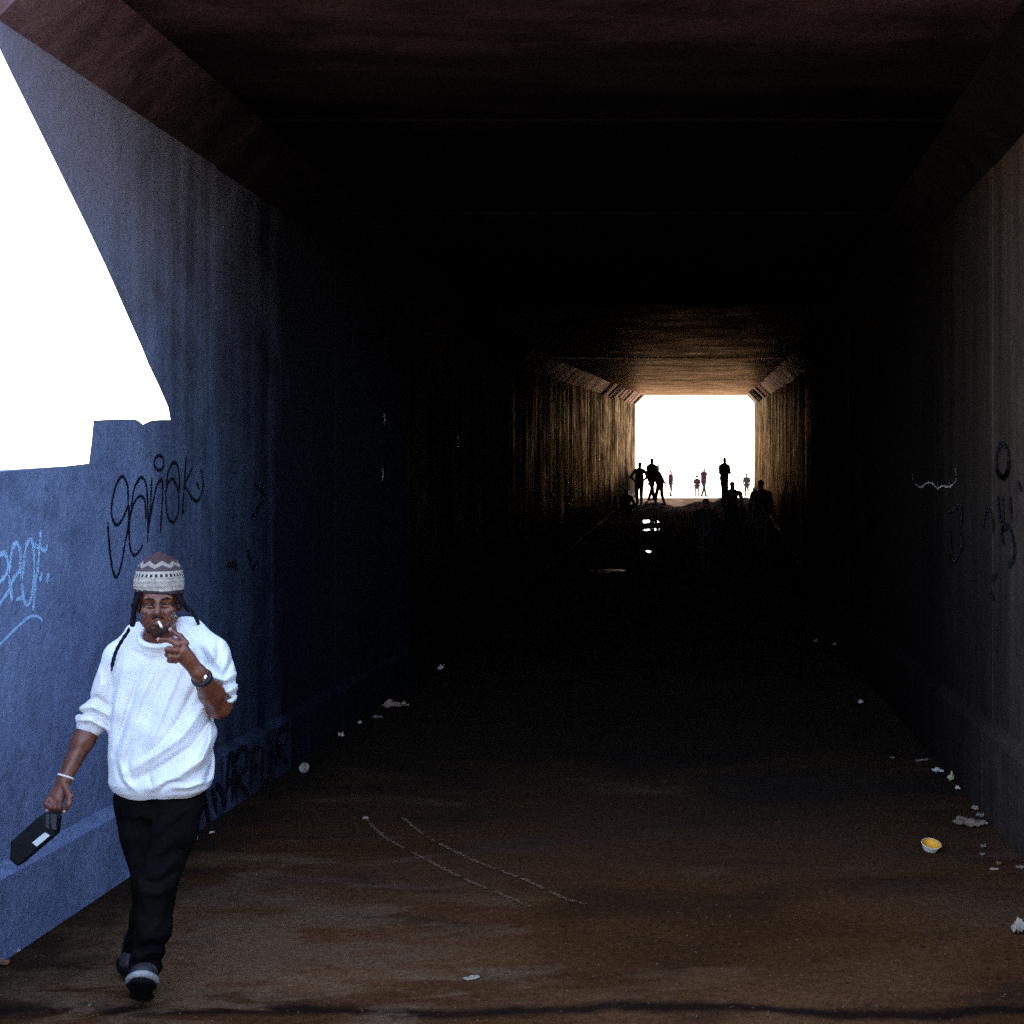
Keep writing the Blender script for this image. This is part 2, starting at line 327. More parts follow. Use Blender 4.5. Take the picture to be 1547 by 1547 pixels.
for side in (-1, 1):
    for i in range(len(SEG) - 1):
        y0, y1 = SEG[i], SEG[i + 1]
        if y0 < 34:
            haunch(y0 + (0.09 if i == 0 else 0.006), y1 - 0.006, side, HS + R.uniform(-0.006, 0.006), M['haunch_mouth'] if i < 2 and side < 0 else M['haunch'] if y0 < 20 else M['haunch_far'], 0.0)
        else:                                    # cracked, spalled stretch near the far mouth
            y = y0
            while y < y1 - 0.3:
                L = min(R.uniform(0.7, 1.3), y1 - y - 0.04)
                haunch(y, y + L, side, HS + R.uniform(-0.05, 0.09), M['spall'] if R.random() < 0.25 else M['haunch_far'], 0.02)
                y += L + R.uniform(0.04, 0.16)
# roof slab above the ceiling and its parapet, earth on the right
def box(name, x0, x1, y0, y1, z0, z1, mat, parent=None, bev=0.0):
    v = [(x, y, z) for x in (x0, x1) for y in (y0, y1) for z in (z0, z1)]
    f = [(0, 1, 3, 2), (4, 6, 7, 5), (0, 4, 5, 1), (2, 3, 7, 6), (0, 2, 6, 4), (1, 5, 7, 3)]
    o = mesh(name, v, f, mat, parent, origin=((x0 + x1) / 2, (y0 + y1) / 2, z0))
    if bev:
        bm = bmesh.new(); bm.from_mesh(o.data); bmesh.ops.bevel(bm, geom=bm.edges[:], offset=bev, segments=2, affect='EDGES'); bm.to_mesh(o.data); bm.free()
    return o
parapet = box('parapet', XL - 0.6, 12.0, 5.17, 5.47, 5.104, 6.4, M['outside'], tunnel, 0.02)  # unseen parapet, carried far to the right to shade the mouth
emb = empty('embankment', (4, 28, 0))
v, f = [], []
for y in [5.5 + 1.5 * i for i in range(30)] + [50.0]:
    for (x, z) in ((XL - 0.35, 5.11), (XL - 0.2, 6.0), (14.0, 6.0), (26.0, -0.1), (XR + 0.45, -0.1), (XR + 0.45, 5.11)):
        v.append((x + xoff(y), y, z + rise(y)))
n = len(v) // 6
for i in range(n - 1):
    for e in range(6): f.append((6 * i + e, 6 * i + (e + 1) % 6, 6 * i + 6 + (e + 1) % 6, 6 * i + 6 + e))
f += [tuple(range(6)), tuple(range(6 * n - 6, 6 * n))]
fix_normals(mesh('earth_fill', v, f, M['ground'], emb)); tag(emb, 'earth embankment carried over the tunnel roof', 'embankment')

# ------------------------------------------------------------------ wing walls
def lw(u, v):            # photo pixel -> (depth, height) on the plane of the left wall
    y = XL * F / (u - VPX); return (y, CAM_H - (v - VPY) / F * y)
def rw(u, v):
    y = XR * F / (u - VPX); return (y, CAM_H - (v - VPY) / F * y)
wing = empty('wing_wall', (XL, 0, 0))
tag(wing, 'blue-grey painted concrete side wall with stepped broken top and slanted edge, left of the man', 'wall')
edge = [(0, 75), (60, 196), (120, 318), (190, 466), (200, 490), (224, 550), (247, 598), (254, 616), (257, 634), (242, 634), (229, 635), (222, 638), (216, 641), (210, 636), (204, 633), (175, 633), (141, 635), (138, 668), (134, 700), (100, 704), (0, 713)]
out = [(-9, -0.1), (7.6 - 0.004, -0.1), (7.6 - 0.004, 4.55), (5.12, 4.55), (5.12, 4.16)] + [lw(*e) for e in edge] + [(4.0, 2.12), (1.5, 2.14), (-9, 2.14)]
from mathutils.geometry import tessellate_polygon
tris = tessellate_polygon([[Vector((y, z, 0)) for y, z in out]])
n = len(out)
sv_ = [(XL, y, z) for y, z in out] + [(XL - 0.14, y + (0.34 if 5.0 < y < 7.3 and 2.16 < z < 4.2 else 0.0), z) for y, z in out]
sf_ = [tuple(t) for t in tris] + [tuple(i + n for i in t) for t in tris] + [(i, (i + 1) % n, (i + 1) % n + n, i + n) for i in range(n)]
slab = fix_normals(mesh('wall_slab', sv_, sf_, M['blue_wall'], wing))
v = []
for y in (-9, 7.58):
    for q in ((XL - 0.02, -0.1), (XL + 0.06, -0.1), (XL + 0.06, 0.36), (XL - 0.02, 0.42)): v.append((q[0], y, q[1]))
fix_normals(mesh('plinth', v, [(0, 1, 2, 3), (4, 5, 6, 7), (0, 1, 5, 4), (1, 2, 6, 5), (2, 3, 7, 6), (3, 0, 4, 7)], M['blue_wall'], wing))
rwing = empty('wing_wall', (XR, -2, 0))
tag(rwing, 'bare concrete retaining wall in front of the tunnel mouth, on the right', 'wall')
box('wall_slab', XR, XR + 0.35, -9, 5.14, -0.1, 2.6, M['outside'], rwing, 0.015)

# ------------------------------------------------------------------ graffiti and paint, laid on the walls
def smooth_path(pts, n=8):
    pts = [np.array(p, float) for p in pts]
    if len(pts) < 3: return [pts[0] + (pts[-1] - pts[0]) * t for t in np.linspace(0, 1, n)]
    ext = [2 * pts[0] - pts[1]] + pts + [2 * pts[-1] - pts[-2]]
    o = []
    for i in range(1, len(ext) - 2):
        p0, p1, p2, p3 = ext[i - 1:i + 3]
        for t in np.linspace(0, 1, n, endpoint=False):
            o.append(0.5 * ((2 * p1) + (-p0 + p2) * t + (2 * p0 - 5 * p1 + 4 * p2 - p3) * t * t + (-p0 + 3 * p1 - 3 * p2 + p3) * t ** 3))
    return o + [pts[-1]]
def strokes(name, paths, conv, place, w, mat, parent, label=None, ragged=0.25):
    V, Fc = [], []
    rr = random.Random(len(paths) * 31 + int(w * 1e4))
    lay = 0
    for path in paths:
        q = [np.array(conv(*p)) for p in smooth_path(path)]
        base = len(V); n = len(q); lay += 1
        for i, p in enumerate(q):
            t = q[min(i + 1, n - 1)] - q[max(i - 1, 0)]
            L = np.linalg.norm(t) + 1e-9; nn = np.array((-t[1], t[0])) / L
            end = min(1.0, 0.45 + 0.3 * min(i, n - 1 - i))
            ww = w * 0.5 * end * (1 + rr.uniform(-ragged, ragged))
            V.append(place(p + nn * ww, lay)); V.append(place(p - nn * ww, lay))
        for i in range(n - 1):
            a = base + 2 * i; Fc.append((a, a + 1, a + 3, a + 2))
    o = mesh(name, V, Fc, mat, parent)
    if label: o['label'] = label
    return o
zc = lambda s, ox, oy: (lambda x, y: (x / s + ox, y / s + oy))
on_left = lambda p, l: (XL + 0.002 + 0.0002 * l, p[0], p[1])
on_lpl = lambda p, l: (XL + 0.067 + 0.0002 * l, p[0], p[1])
on_right = lambda p, l: (XR - 0.009 - 0.0002 * l, p[0], p[1])
def circle(cx, cy, rx, ry, n=12, a0=0):
    return [(cx + rx * math.cos(a0 + 2 * math.pi * i / n), cy + ry * math.sin(a0 + 2 * math.pi * i / n)) for i in range(n + 1)]
z4 = zc(7.367, 150, 670)
ganak = [
    [(320, 700), (312, 480), (275, 385), (240, 370), (185, 460), (140, 640), (135, 800), (185, 905), (250, 850), (320, 700), (320, 900), (285, 1100), (240, 1350), (185, 1490), (140, 1380), (110, 1150), (90, 870)],
    [(480, 1130), (440, 1200), (385, 1245), (345, 1180), (330, 1050), (335, 850), (375, 680), (440, 590), (490, 610), (510, 700), (515, 850)],
    [(350, 720), (380, 520), (430, 410), (470, 375), (510, 430), (530, 560), (538, 800), (535, 1100)],
    [(580, 370), (570, 600), (560, 800), (540, 1000)],
    [(555, 880), (600, 620), (640, 460), (690, 400), (700, 520), (690, 760), (675, 990)],
    circle(662, 215, 55, 82),
    [(740, 520), (755, 350), (790, 250), (830, 210), (870, 260), (885, 400), (885, 560)],
    [(815, 395), (865, 500), (880, 680), (860, 820), (810, 875), (760, 820), (735, 640), (745, 480), (790, 400), (830, 400)],
    [(960, 140), (945, 400), (930, 620), (920, 800)],
    [(1040, 260), (985, 370), (950, 460), (1000, 560), (1030, 610), (1075, 640), (1120, 600), (1150, 460), (1140, 340), (1120, 280)],
    [(1080, 430), (1105, 505)]]
strokes('graffiti_tag', ganak, lambda x, y: lw(*z4(x, y)), on_left, 0.0185, M['black_paint'], wing, 'thin black looping graffiti signature above the hat')
z8 = zc(6.446, 0, 760)
pale = [
    [(-120, 560), (-60, 490), (0, 500), (40, 490), (70, 560), (60, 680), (0, 760), (-90, 840)],
    [(85, 680), (110, 460), (155, 390), (190, 470), (195, 640), (215, 850), (245, 985), (290, 950), (325, 760), (325, 500), (295, 355), (250, 420), (225, 600), (205, 780)],
    [(-60, 1080), (0, 970), (80, 850), (130, 730), (185, 660)],
    [(80, 700), (100, 860), (110, 960)], [(150, 945), (240, 905)],
    [(310, 400), (380, 435), (435, 460), (455, 400)], [(390, 260), (380, 400), (360, 640), (340, 760), (315, 1050)],
    [(400, 670), (380, 770)], [(465, 680), (450, 780)]]
strokes('graffiti_tag', pale, lambda x, y: lw(*z8(x, y)), on_left, 0.020, M['pale_paint'], wing, 'pale blue graffiti lettering at the left edge', 0.4)
strokes('graffiti_tag', [[(-80, 1460), (0, 1370), (130, 1240), (250, 1130), (310, 1100), (370, 1110), (415, 1150)]], lambda x, y: lw(*z8(x, y)), on_left, 0.014, M['pale_paint'], wing, 'pale blue swoosh under the lettering')
zt = zc(7.03, 330, 680)
on_in = lambda p, l: (XL + 0.009 + 0.0002 * l, p[0], p[1])
for st_, lab in (([(370, 350), (430, 400), (490, 460), (440, 560), (400, 640), (350, 720)], 'faint black angular graffiti stroke on the left tunnel wall'), ([(300, 1040), (320, 1130), (340, 1200), (375, 1250), (405, 1200)], 'faint black hook stroke on the left tunnel wall'), ([(90, 1225), (130, 1205), (170, 1220), (190, 1290)], 'short black mark right of the hat on the left wall')):
    strokes('graffiti_mark', [st_], lambda x, y: lw(*zt(x, y)), on_in, 0.035, M['black_paint'], tunnel, lab)
zp = zc(7.735, 280, 1080)
big = [[(-60, 900), (0, 820), (100, 1000), (160, 1300)], [(190, 860), (250, 1150)], [(230, 820), (300, 900), (330, 1080)], [(340, 1120), (370, 700), (400, 480), (440, 520), (430, 1000)], [(360, 800), (450, 760)], [(480, 980), (470, 560), (540, 390), (600, 430), (590, 620), (500, 740), (620, 940)], [(660, 420), (650, 900)], [(650, 440), (760, 370)], [(660, 640), (740, 600)], [(790, 360), (790, 800), (860, 720), (880, 420)], [(890, 300), (900, 640)], [(960, 210), (950, 600)], [(960, 220), (1080, 130), (1060, 330), (970, 400), (1090, 560)], [(1130, 120), (1170, 480)]]
strokes('graffiti_tag', big, lambda x, y: lw(*zp(x, y)), on_lpl, 0.05, M['black_paint'], tunnel, 'band of black block lettering low on the left wall', 0.35)
zr = zc(5.524, 1400, 640)
for st_, lab in ((circle(640, 310, 52, 140) + [(690, 380), (640, 450), (590, 390)], 'black oval graffiti loop high on the right wall'),
                 ([(600, 590), (610, 720), (625, 800), (650, 880), (645, 700), (640, 600)], 'black drippy double stroke under the oval on the right wall'), ([(700, 600), (715, 820)], 'straight black drip on the right wall'),
                 ([(480, 880), (495, 760), (520, 715), (560, 800), (560, 920)], 'black arch stroke on the right wall'), ([(650, 1020), (635, 900), (700, 870), (740, 1080), (690, 1200)], 'black hooked letter low on the right wall'),
                 ([(545, 1300), (590, 1270)], 'short black dash low on the right wall'), ([(545, 1400), (570, 1480)], 'lowest black dash on the right wall'), ([(760, 480), (800, 560)], 'short black slash at the right edge'),
                 ([(190, 740), (300, 690), (290, 900), (312, 1000), (240, 1150), (210, 1050), (205, 850)], 'bold black D-shaped letter on the right wall')):
    strokes('graffiti_mark', [st_], lambda x, y: rw(*zr(x, y)), on_right, 0.035, M['black_paint'], tunnel, lab)
strokes('paint_drip', [[(250, 370), (256, 430), (250, 480), (200, 525), (140, 520), (100, 540), (60, 500), (10, 495), (-40, 530), (-90, 500)], [(98, 470), (104, 560)], [(-110, 420), (-105, 480)], [(195, 490), (205, 540)]], lambda x, y: rw(*zr(x, y)), on_right, 0.013, M['white_paint'], tunnel, 'ragged white paint drip on the right wall', 0.8)
for (u, v, s, left) in ((853, 722, 5, 1), (853, 742, 6, 1), (897, 693, 3, 1), (1182, 690, 3, 0), (832, 735, 4, 1), (575, 705, 5, 1), (578, 625, 4, 1), (690, 655, 5, 1)):  # bright glints on the walls, painted as short white strokes
    cv = lw if left else rw
    y0 = cv(u, v)
    k = -1 if left else 1
    x = (XL + 0.012 if left else XR - 0.012) + xoff(y0[0])
    w = s * y0[0] / F * 3
    y_ = y0[0]
    strokes('painted_glint', [[(0, 0), (0.3 * s, 2.2 * s), (0, 4 * s)]], lambda a, b_: (y_ + a * 0.03, y0[1] - b_ * y_ / F), lambda p, l: (x, p[0], p[1]), w * 0.6, M['white_paint'], tunnel)

# ------------------------------------------------------------------ marks and water on the floor
def fl(u, v):
    """photo pixel -> point on the floor"""
    lo, hi = 2.0, 52.0
    for _ in range(50):
        m_ = (lo + hi) / 2
        if (CAM_H - rise(m_)) * F / m_ + VPY > v: lo = m_
        else: hi = m_
    y = lo; return ((u - VPX) / F * y, y)
def on_floor(p, l): return (p[0], p[1], rise(p[1]) + 0.005 + 0.0005 * l)
def broken_line(pts, n=60, keep=0.62):
    q = smooth_path(pts, 24); rr = random.Random(int(pts[0][0])); res = []; cur = []
    for p in q:
        if rr.random() < keep: cur.append(tuple(p + np.array((rr.uniform(-.6, .6), rr.uniform(-.6, .6)))))
        else:
            if len(cur) > 1: res.append(cur)
            cur = []
    if len(cur) > 1: res.append(cur)
    return res
for i, ln in enumerate(([(550, 1236), (585, 1268), (640, 1298), (710, 1333), (770, 1358), (800, 1372)], [(608, 1236), (650, 1268), (720, 1303), (790, 1330), (850, 1358), (885, 1368)])):
    strokes('scrape_mark', broken_line(ln, keep=0.9), fl, on_floor, 0.020, M['scrape'], floor, ('left', 'right')[i] + ' of two pale scrape lines running across the floor', 0.7)
def blob(name, u, v, ru, rv, seed, mat, label, parent=None, zz=0.006):
    rr = random.Random(seed); n = 28; pts = []
    ph = [rr.uniform(0, 6.28) for _ in range(4)]
    for i in range(n):
        a = 2 * math.pi * i / n
        k = 1 + 0.22 * math.sin(2 * a + ph[0]) + 0.16 * math.sin(3 * a + ph[1]) + 0.1 * math.sin(5 * a + ph[2])
        x, y = fl(u + ru * k * math.cos(a), v + rv * k * math.sin(a)); pts.append((x, y, rise(y) + zz))
    c = np.mean(np.array(pts), axis=0); c[2] = rise(c[1]) + zz
    o = mesh(name, [tuple(c)] + pts, [(0, 1 + i, 1 + (i + 1) % n) for i in range(n)], mat, parent, origin=c)
    return o
for i, (u, v, ru, rv, lab) in enumerate((
        (985, 800.5, 13, 1.7, 'long bright puddle streak nearest below the group at the exit'), (977, 788, 8, 2.4, 'bright round puddle by the crouching figure'),
        (991, 789, 5, 1.6, 'small bright puddle right of the round one'), (949, 788, 3.4, 2.8, 'narrow upright puddle glint under the crouching figure'), (935, 789, 3.0, 2.2, 'faint puddle glint left of the crouching figure'),
        (912, 862.5, 26, 3.2, 'wide ragged puddle halfway down the tunnel'), (980, 833.5, 4.2, 1.5, 'small bright puddle alone in mid tunnel'), (899, 822, 4, 1.8, 'faint small puddle above the wide ragged one'))):
    o = blob('puddle', u, v, ru, rv, 40 + i, M['ripple'] if ru > 20 else M['water'], lab); tag(o, lab, kind='structure')
M['damp'] = plain('wet_black_film', (0.012, 0.009, 0.008), 0.45, 0.25, 0.4, 12, 0, 0.1)
M['soil'] = concrete('trodden_soil', (0.05, 0.035, 0.028), (0.03, 0.02, 0.017), (0.08, 0.058, 0.045), (0.02, 0.015, 0.012), 0.4, 0.95, 0.0, (1, 1, 1))
v, f = [], []
nx, ny = 60, 24
for j in range(ny + 1):
    for i in range(nx + 1):
        y = 44.6 + 5.6 * j / ny; x = XL + 0.0 + (XR - XL) * i / nx + xoff(y)
        e = math.sin(math.pi * j / ny) ** 0.8
        h_ = e * (0.20 + 0.22 * mnoise.noise(Vector((x * 0.9, y * 0.55, 3))) + 0.10 * mnoise.noise(Vector((x * 3.1, y * 2.2, 8))) + 0.05 * mnoise.noise(Vector((x * 8, y * 7, 1))))
        v.append((x, y, rise(y) - 0.03 + max(0.0, h_)))
for j in range(ny):
    for i in range(nx):
        a = j * (nx + 1) + i; f.append((a, a + 1, a + nx + 2, a + nx + 1))
mound = mesh('dirt_mound', v, f, M['soil'], None, True, origin=(0, 47, rise(47)))
tag(mound, 'low uneven rise of trodden dirt across the far mouth', kind='structure')
def mound_z(x, y):
    j = min(max(int(round((y - 44.6) / 5.6 * ny)), 0), ny); i = min(max(int(round((x - xoff(y) - XL) / (XR - XL) * nx)), 0), nx)
    return v_m[j * (nx + 1) + i][2] if 44.6 <= y <= 50.2 else rise(y)
v_m = list(v)
# ------------------------------------------------------------------ litter on the floor
def paper_mat(name, col, var=0.3): return plain(name, tuple(x * 0.72 for x in col), 0.85, 0.15, var, 40, 0, 0.2)
LM = dict(white=paper_mat('white_paper', (0.60, 0.53, 0.46)), cream=paper_mat('cream_paper', (0.52, 0.40, 0.28)), tan=paper_mat('tan_card', (0.34, 0.215, 0.14), 0.5), green=paper_mat('pale_green_wrapper', (0.56, 0.52, 0.26)),
          pink=paper_mat('pink_wrapper', (0.50, 0.28, 0.24), 0.5), rust=paper_mat('dead_leaf', (0.30, 0.12, 0.06), 0.5), grey=paper_mat('grey_plastic', (0.25, 0.20, 0.165), 0.4), orange=paper_mat('orange_foil', (0.6, 0.25, 0.08), 0.4))
def scrap(name, cat, u, v, w, h, mats, label, seed, lift=0.5, aspect=0.7, group=None):
    """a crumpled thin sheet lying on the floor: w, h are its size in photo pixels"""
    rr = random.Random(seed); x0, y0 = fl(u, v + h * 0.4); k = y0 / F
    x0 = min(max(x0, XL + 0.06 + 0.6 * w * k), XR - 0.07 - 0.6 * w * k)
    W, Hh = w * k, h * k
    D = W * aspect; nx, ny = 8, 6; th = 0.0015
    yaw = rr.uniform(-0.6, 0.6); V = []
    off = Vector((rr.uniform(0, 50), rr.uniform(0, 50), 0))
    for l in (0, 1):
        for j in range(ny + 1):
            for i in range(nx + 1):
                a, b_ = i / nx - 0.5, j / ny - 0.5
                rad = 1 + 0.35 * mnoise.noise(off + Vector((a * 3, b_ * 3, 5)))
                ca, cb_ = a * (1 - 0.5 * abs(b_) ** 1.2) * rad, b_ * (1 - 0.5 * abs(a) ** 1.2) * rad
                z = abs(mnoise.noise(off + Vector((a * 4, b_ * 4, 0)))) * Hh * 1.4 * lift + abs(mnoise.noise(off + Vector((a * 11, b_ * 11, 9)))) * Hh * 0.5 * lift + (0.35 * Hh * (b_ + 0.5) * lift)
                X, Y = ca * W, cb_ * D
                V.append((x0 + X * math.cos(yaw) - Y * math.sin(yaw), y0 + X * math.sin(yaw) + Y * math.cos(yaw), rise(y0) + 0.004 + z + (0 if l else th)))
    n = (nx + 1) * (ny + 1); Fc = []
    for j in range(ny):
        for i in range(nx):
            a = j * (nx + 1) + i; Fc.append((a, a + 1, a + nx + 2, a + nx + 1)); Fc.append((n + a + nx + 1, n + a + nx + 2, n + a + 1, n + a))
    ring = [i for i in range(nx + 1)] + [j * (nx + 1) + nx for j in range(1, ny + 1)] + [ny * (nx + 1) + i for i in range(nx - 1, -1, -1)] + [j * (nx + 1) for j in range(ny - 1, 0, -1)]
    for i in range(len(ring)):
        a, b_ = ring[i], ring[(i + 1) % len(ring)]; Fc.append((a, n + a, n + b_, b_))
    o = mesh(name, V, Fc, mats if isinstance(mats, list) else [mats], None, origin=(x0, y0, rise(y0) + 0.004))
    if isinstance(mats, list):
        for p in o.data.polygons: p.material_index = 1 if (p.index // 2) % nx < nx * 0.4 else 0
    return tag(o, label, cat, group or 'litter along the tunnel walls')
SC = [
    ('flattened_card', 'card', 1463, 1240, 46, 13, 'tan', 'flattened tan card lying between the yellow cup and the right wall', 0.4, 0.9),
    ('crumpled_wrapper', 'wrapper', 1447, 1177, 10, 12, 'green', 'pale green crumpled wrapper standing at the foot of the right wall', 1.0, 0.7),
    ('paper_scrap', 'paper scrap', 1447, 1191, 8, 5, 'white', 'tiny white paper scrap just in front of the pale green wrapper', 0.7, 0.7),
    ('paper_scrap', 'paper scrap', 1416, 1165, 17, 7, 'white', 'white torn paper scrap left of the pale green wrapper', 0.8, 0.8),
    ('paper_strip', 'paper strip', 1393, 1148, 24, 4, 'grey', 'thin pale strip lying farthest along the right wall litter', 0.3, 0.4),
    ('paper_scrap', 'paper scrap', 1348, 1144, 9, 4, 'grey', 'faint grey scrap left of the thin pale strip', 0.3, 0.6),
    ('wrapper', 'wrapper', 1475, 1222, 12, 7, 'pink', 'small pink wrapper behind the flattened tan card', 0.8, 0.7),
    ('plastic_scrap', 'plastic scrap', 1492, 1232, 12, 6, 'grey', 'dull grey plastic scrap right of the tan card, against the wall', 0.7, 0.7),
    ('paper_scrap', 'paper scrap', 1488, 1244, 8, 5, 'cream', 'small cream scrap touching the right tip of the tan card', 0.7, 0.7),
    ('plastic_scrap', 'plastic scrap', 1485, 1279, 9, 6, 'grey', 'upper of two small grey scraps right of the yellow cup', 0.6, 0.7),
    ('plastic_scrap', 'plastic scrap', 1484, 1291, 9, 5, 'grey', 'lower of two small grey scraps right of the yellow cup', 0.6, 0.7),
    ('dead_leaf', 'leaf', 1509, 1305, 10, 6, 'rust', 'small rust-red leaf by the right edge above the thin cream strip', 0.8, 0.7),
    ('paper_strip', 'paper strip', 1502, 1313, 14, 4, 'cream', 'thin cream strip in front of the rust-red leaf', 0.4, 0.4),
    ('paper_strip', 'paper strip', 1541, 1310, 14, 6, 'tan', 'tan strip cut by the right edge of the picture', 0.5, 0.5),
    ('crumpled_paper', 'paper', 1539, 1402, 24, 19, 'cream', 'large crumpled cream paper at the right edge, nearest to the viewer', 0.8, 0.9),
    ('paper_scrap', 'paper scrap', 1300, 1061, 9, 6, 'white', 'white speck of paper in the dark near the right wall', 0.8, 0.7),
    ('plastic_scrap', 'plastic scrap', 1271, 974, 6, 6, 'grey', 'grey speck deep in the dark on the right side', 0.8, 0.7),
    ('plastic_scrap', 'plastic scrap', 1232, 969, 5, 7, 'grey', 'farthest grey speck in the dark on the right side', 0.8, 0.6),
    ('paper_scrap', 'paper scrap', 320, 1258, 7, 4, 'white', 'tiny white scrap right of the orange and white wrapper', 0.6, 0.7),
    ('paper_scrap', 'paper scrap', 505, 1111, 9, 8, 'white', 'bright white scrap at the foot of the left wall past the round lid', 0.9, 0.7),
    ('paper_scrap', 'paper scrap', 539, 1092, 6, 5, 'white', 'tiny white scrap between the bright scrap and the pink wrapper', 0.8, 0.7),
    ('paper_strip', 'paper strip', 569, 1083, 20, 5, 'grey', 'grey strip in front of the long pink wrapper', 0.5, 0.5),
    ('wrapper', 'wrapper', 583, 1065, 38, 12, 'pink', 'long pink wrapper lying in the dark by the left wall', 0.7, 0.6),
    ('paper_scrap', 'paper scrap', 534, 1010, 10, 8, 'white', 'farthest white scrap along the left wall', 0.9, 0.7),
    ('paper_scrap', 'paper scrap', 552, 1236, 9, 4, 'cream', 'cream scrap at the upper end of the left scrape line', 0.5, 0.7),
    ('flattened_paper', 'paper', 713, 1477, 24, 6, 'cream', 'flat cream paper alone in the middle foreground of the floor', 0.25, 0.5),
    ('dead_leaf', 'leaf', 8, 1456, 13, 9, 'rust', 'rust-red leaf at the left edge at the foot of the blue wall', 0.8, 0.8),
    ('paper_scrap', 'paper scrap', 25, 1438, 6, 5, 'white', 'white speck at the foot of the blue wall by the left edge', 0.8, 0.7),
    ('paper_scrap', 'paper scrap', 136, 1520, 6, 4, 'grey', 'grey speck on the floor left of the front shoe', 0.6, 0.7),
]
for i, (nm, cat, u, v, w, h, m_, lab, lift, asp) in enumerate(SC): scrap(nm, cat, u, v, w, h, LM[m_], lab, 100 + i, lift, asp)
scrap('crumpled_wrapper', 'wrapper', 288, 1267, 20, 11, [LM['white'], LM['orange']], 'orange and white crumpled wrapper just behind the man\'s leg', 77, 0.9, 0.7)
def lathe(name, prof, n, mats, parent, org, rot):
    V, Fc = [], []
    for r_, z in prof:
        for i in range(n):
            a = 2 * math.pi * i / n; V.append(Vector((r_ * math.cos(a) * (1 + 0.06 * math.sin(2 * a + 1)), r_ * math.sin(a), z)))
    for j in range(len(prof) - 1):
        for i in range(n): Fc.append((j * n + i, j * n + (i + 1) % n, (j + 1) * n + (i + 1) % n, (j + 1) * n + i))
    V = [rot @ p for p in V]
    me = bpy.data.meshes.new(name); me.from_pydata([tuple(p) for p in V], [], Fc); me.update()
    o = link(name, me, mats, parent, True); o.location = org; return o
x0, y0 = fl(1405, 1287)
cup = empty('paper_cup', (x0, y0, 0.0)); tag(cup, 'squat white paper cup with yellow inside lying near the right wall', 'cup')
rot = Matrix.Rotation(math.radians(17), 3, 'X') @ Matrix.Rotation(math.radians(8), 3, 'Y')
M['cup_out'] = plain('white_cup_card', (0.70, 0.60, 0.50), 0.7, 0.2, 0.2, 40, 0, 0); M['cup_in'] = plain('yellow_cup_lining', (0.85, 0.36, 0.02), 0.6, 0.25, 0.35, 22, 0, 0); M['cup_rim'] = plain('cream_cup_rim', (0.75, 0.62, 0.42), 0.7, 0.2, 0.2, 40, 0, 0)
lathe('shell', [(0.001, 0.0), (0.038, 0.0), (0.043, 0.012), (0.054, 0.040)], 28, M['cup_out'], cup, (0, 0, 0.013), rot)
lathe('lining', [(0.001, 0.004), (0.036, 0.004), (0.0525, 0.040)], 28, M['cup_in'], cup, (0, 0, 0.013), rot)
lathe('rim', [(0.0520, 0.038), (0.0555, 0.038), (0.0560, 0.041), (0.0535, 0.0425), (0.0520, 0.041)], 28, M['cup_rim'], cup, (0, 0, 0.013), rot)
x0, y0 = fl(459, 1168)
lid = empty('cup_lid', (x0, y0, 0.0)); tag(lid, 'round pale lid propped at the foot of the left wall', 'lid')
rot = Matrix.Rotation(math.radians(68), 3, 'X') @ Matrix.Rotation(math.radians(-20), 3, 'Y')
M['lid'] = plain('dirty_plastic_lid', (0.30, 0.24, 0.19), 0.5, 0.3, 0.4, 50, 0, 0.1)
lathe('disc', [(0.001, 0.004), (0.026, 0.003), (0.029, 0.009), (0.035, 0.008), (0.038, 0.0), (0.040, -0.006)], 24, M['lid'], lid, (0, 0, 0.040), rot)
lathe('tab', [(0.001, 0.0075), (0.006, 0.0075), (0.0065, 0.005)], 12, M['lid'], lid, (0.004, -0.001, 0.041), rot)
